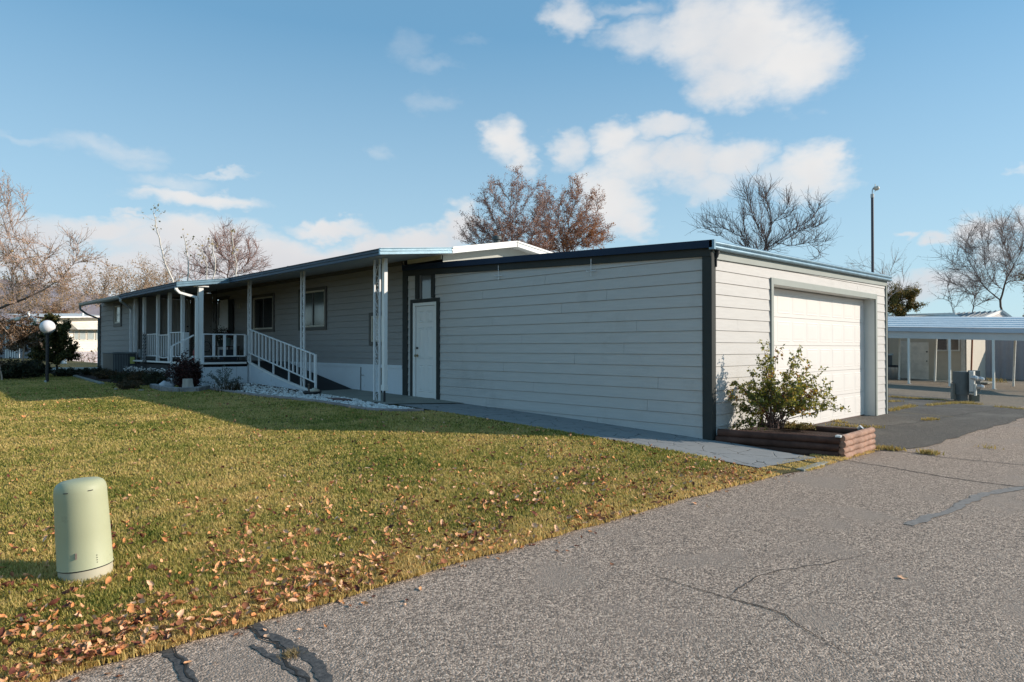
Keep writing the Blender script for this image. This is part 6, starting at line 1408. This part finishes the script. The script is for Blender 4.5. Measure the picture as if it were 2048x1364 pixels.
# gabled white carport home further left
nh2 = empty('white_gabled_home', (*at(20, 44), .8), 'white gable roofed home behind the small brown trees at the left edge', 'house')
G0, G1, G2 = onplane(-60, 660, 44), onplane(53, 634, 44), onplane(78, 641, 44)
bkv = Vector((at(0, 1)[0], at(0, 1)[1], 0)).normalized()*6
mb = MB(); mb.bar(G0, G1, .5, .16); mb.bar(G1, G2, .5, .16); mb.build('roof_edge', MAT['white_fascia'], nh2)
mb = MB(); mb.add([G0, G1, G1+bkv, G0+bkv], [(0, 1, 2, 3)]); mb.add([G1, G2, G2+bkv, G1+bkv], [(0, 1, 2, 3)]); mb.build('roof', MAT['white_roof_coating'], nh2)
mb = MB(); h2 = onplane(-60, 667, 44); h3 = onplane(72, 646, 44); mb.bar(h2, h3, .1, .2); mb.build('lower_beam', white, nh2)
mb = MB(); w0, w1 = Vector((*at(-70, 45), 0)), Vector((*at(74, 45), 0)); mb.add([(w0.x, w0.y, .5), (w1.x, w1.y, .5), (w1.x, w1.y, hz_(647, 45)), (w0.x, w0.y, hz_(660, 45))], [(0, 1, 2, 3)]); mb.build('front_wall', mat('grey_blue_wall', (.26, .27, .30), .8), nh2)
mb = MB(); v_ = onplane(57, 634, 46); mb.cyl(v_-Vector((0, 0, .2)), v_+Vector((0, 0, .38)), .07, k=10); mb.build('roof_vent', white, nh2)
for i in range(7):
    p = Vector((*at(12+i*4.5, 43.5), 0)); mb = MB(); mb.cyl((p.x, p.y, .8), (p.x, p.y, hz_(668, 43.5)), .03, k=6); mb.build('porch_rail_bar', white, nh2)
# dark hedge at the left edge and low shrubs beneath
for i, (x, t_, rx, rz, lab) in enumerate([(-30, 19.5, .9, .33, 'dark hedge clump cut by the left edge of the photo'), (25, 19.8, .8, .30, 'dark low hedge under the brown small tree'), (70, 21.0, .55, .22, 'dark low shrub left of the lamp post'), (133, 21.2, .30, .13, 'tiny dark shrub right of the evergreen\'s foot')]):
    shrub(lab, *at(x, t_), rx, rz, 5200 if rx > .5 else 2000, lf_dk, .055, 60+i, 22, group='dark shrubs at the left side of the lawn')
for i, (x, lab) in enumerate([(164, 'leggy rose bush left of two by the white mobile home'), (186, 'leggy rose bush right of two by the white mobile home')]):
    shrub(lab, *at(x, 50), .5, .8, 160, leafmat('rose_red_leaves', [(0, (.12, .09, .03)), (.6, (.25, .16, .06)), (1, (.42, .08, .05))], .7, .2), .10, 70+i, 7, group='rose bushes by the white mobile home')
shrub('orange leaf pile hedge along the skirting of the white mobile home', *at(165, 51), 1.4, .12, 2600, leafmat('orange_bed_leaves', [(0, (.40, .16, .05)), (1, (.60, .30, .10))], .8, .2), .10, 75, 10, ry=.5)
make_tree('round_tree', 'rust coloured round tree top above the white mobile home', B_(112, 85), BL(85, [(112, 635, 26, 14), (95, 642, 20, 10)]), n=260, seg=.6, tip=.02, bark=bk_brown, trunk=T(112, 665, 85), twigs=3, tlen=.7, trad=.014, side=1, leaves=6000, leafm=leafmat('rust_orange_leaves', [(0, (.24, .09, .04)), (1, (.48, .20, .09))], .8, .3), lsize=.22, lspread=.2, seed=95, rmax=.25)
# white utility posts on the far lawn
for i, (x, lab) in enumerate([(119, 'short white utility post left of two behind the evergreen'), (129, 'short white utility post right of two behind the evergreen')]):
    p = at(x, 34); z = Gf(*p); mb = MB(); mb.lathe((p[0], p[1], z), [(.11, 0), (.11, .36), (.085, .42), (.02, .45)], 16); tag(mb.build('utility_post', white), lab, 'utility post')
# ================================================================ hills
def hill(name, pts, t, m, dep=260, seed=0):
    rg_ = np.random.default_rng(seed); V = []; xs = np.linspace(pts[0][0], pts[-1][0], 120); K = 14
    ys = np.interp(xs, [p[0] for p in pts], [p[1] for p in pts]); ph = rg_.uniform(0, 6.28, 9)
    for i, (x, y) in enumerate(zip(xs, ys)):
        y += sum(math.sin(i*(.25+.33*k)+ph[k])/(1+k) for k in range(9))*1.6; H = (695-y)*t/F
        for k in range(K):
            f = k/(K-1); p = at(x, t+dep*(f-1)*1.0); V.append((p[0], p[1], CAMZ+max(-3, H*math.sin(f*math.pi/2)*(1+.07*math.sin(i*.9+k*1.7)+.06*math.sin(i*.33-k*.9)))-(2.5 if k == 0 else 0)))
        p = at(x, t+dep); V.append((p[0], p[1], -3))
    n = K+1; i, j = np.meshgrid(np.arange(119), np.arange(K), indexing='ij'); a = (i*n+j).ravel()
    o = np_mesh(name, np.array(V), [np.stack([a, a+n, a+n+1, a+1], 1)], m, smooth=True, origin=(0, 0, 0)); tag(o, kind='structure')
hill('mountains', [(-700, 570), (-200, 575), (60, 578), (160, 592), (260, 606), (420, 630), (560, 650), (900, 668)], 2300, mat('hazy_mountain_rock', (.27, .225, .235), 1, .3, .012), 900, 1)  # grey-mauve tint puts the distance haze into the mountain colour
hill('far_hills', [(500, 665), (900, 668), (1500, 672), (1760, 660), (1860, 655), (2050, 660), (2500, 650)], 1500, mat('far_wooded_hill', (.16, .13, .10), 1, .3, .02), 500, 2)
# a fringe of distant bare trees along the horizon: one soft mass nobody could count
rg = np.random.default_rng(99); SA, SB, RA, RB = [], [], [], []
for (xa, xb, t_, hp, n_) in [(-250, 330, 110, 50, 420), (1740, 2250, 105, 40, 300), (-250, 200, 85, 30, 200)]:
    for i in range(n_):
        x = rg.uniform(xa, xb); tt = t_*rg.uniform(.92, 1.15); p = np.array([*at(x, tt), 0.]); H = (hp+10)*tt/F*rg.uniform(.5, 1)+1; prev = p; 
        for k in range(9):
            a = rg.uniform(0, 6.28); b0_ = p+np.array([0, 0, H*(.25+.7*k/9)]); e = b0_+np.array([math.cos(a)*H*.26*(1-k/12), math.sin(a)*H*.26*(1-k/12), H*.2]); SA.append(b0_); SB.append(e); RA.append(.035); RB.append(.012)
            for s_ in range(3): e2 = e+rg.normal(0, 1, 3)*H*.07; m_ = (b0_+e)/2; SA.append(m_); SB.append(e2); RA.append(.02); RB.append(.008)
        SA.append(p); SB.append(p+np.array([0, 0, H])); RA.append(.08); RB.append(.02)
V, Fq = prisms(SA, SB, RA, RB, 3); tag(np_mesh('distant_woods', V, [Fq], bm_('distant_bark', (.27, .19, .14)), origin=(0, 0, 0)), kind='stuff')
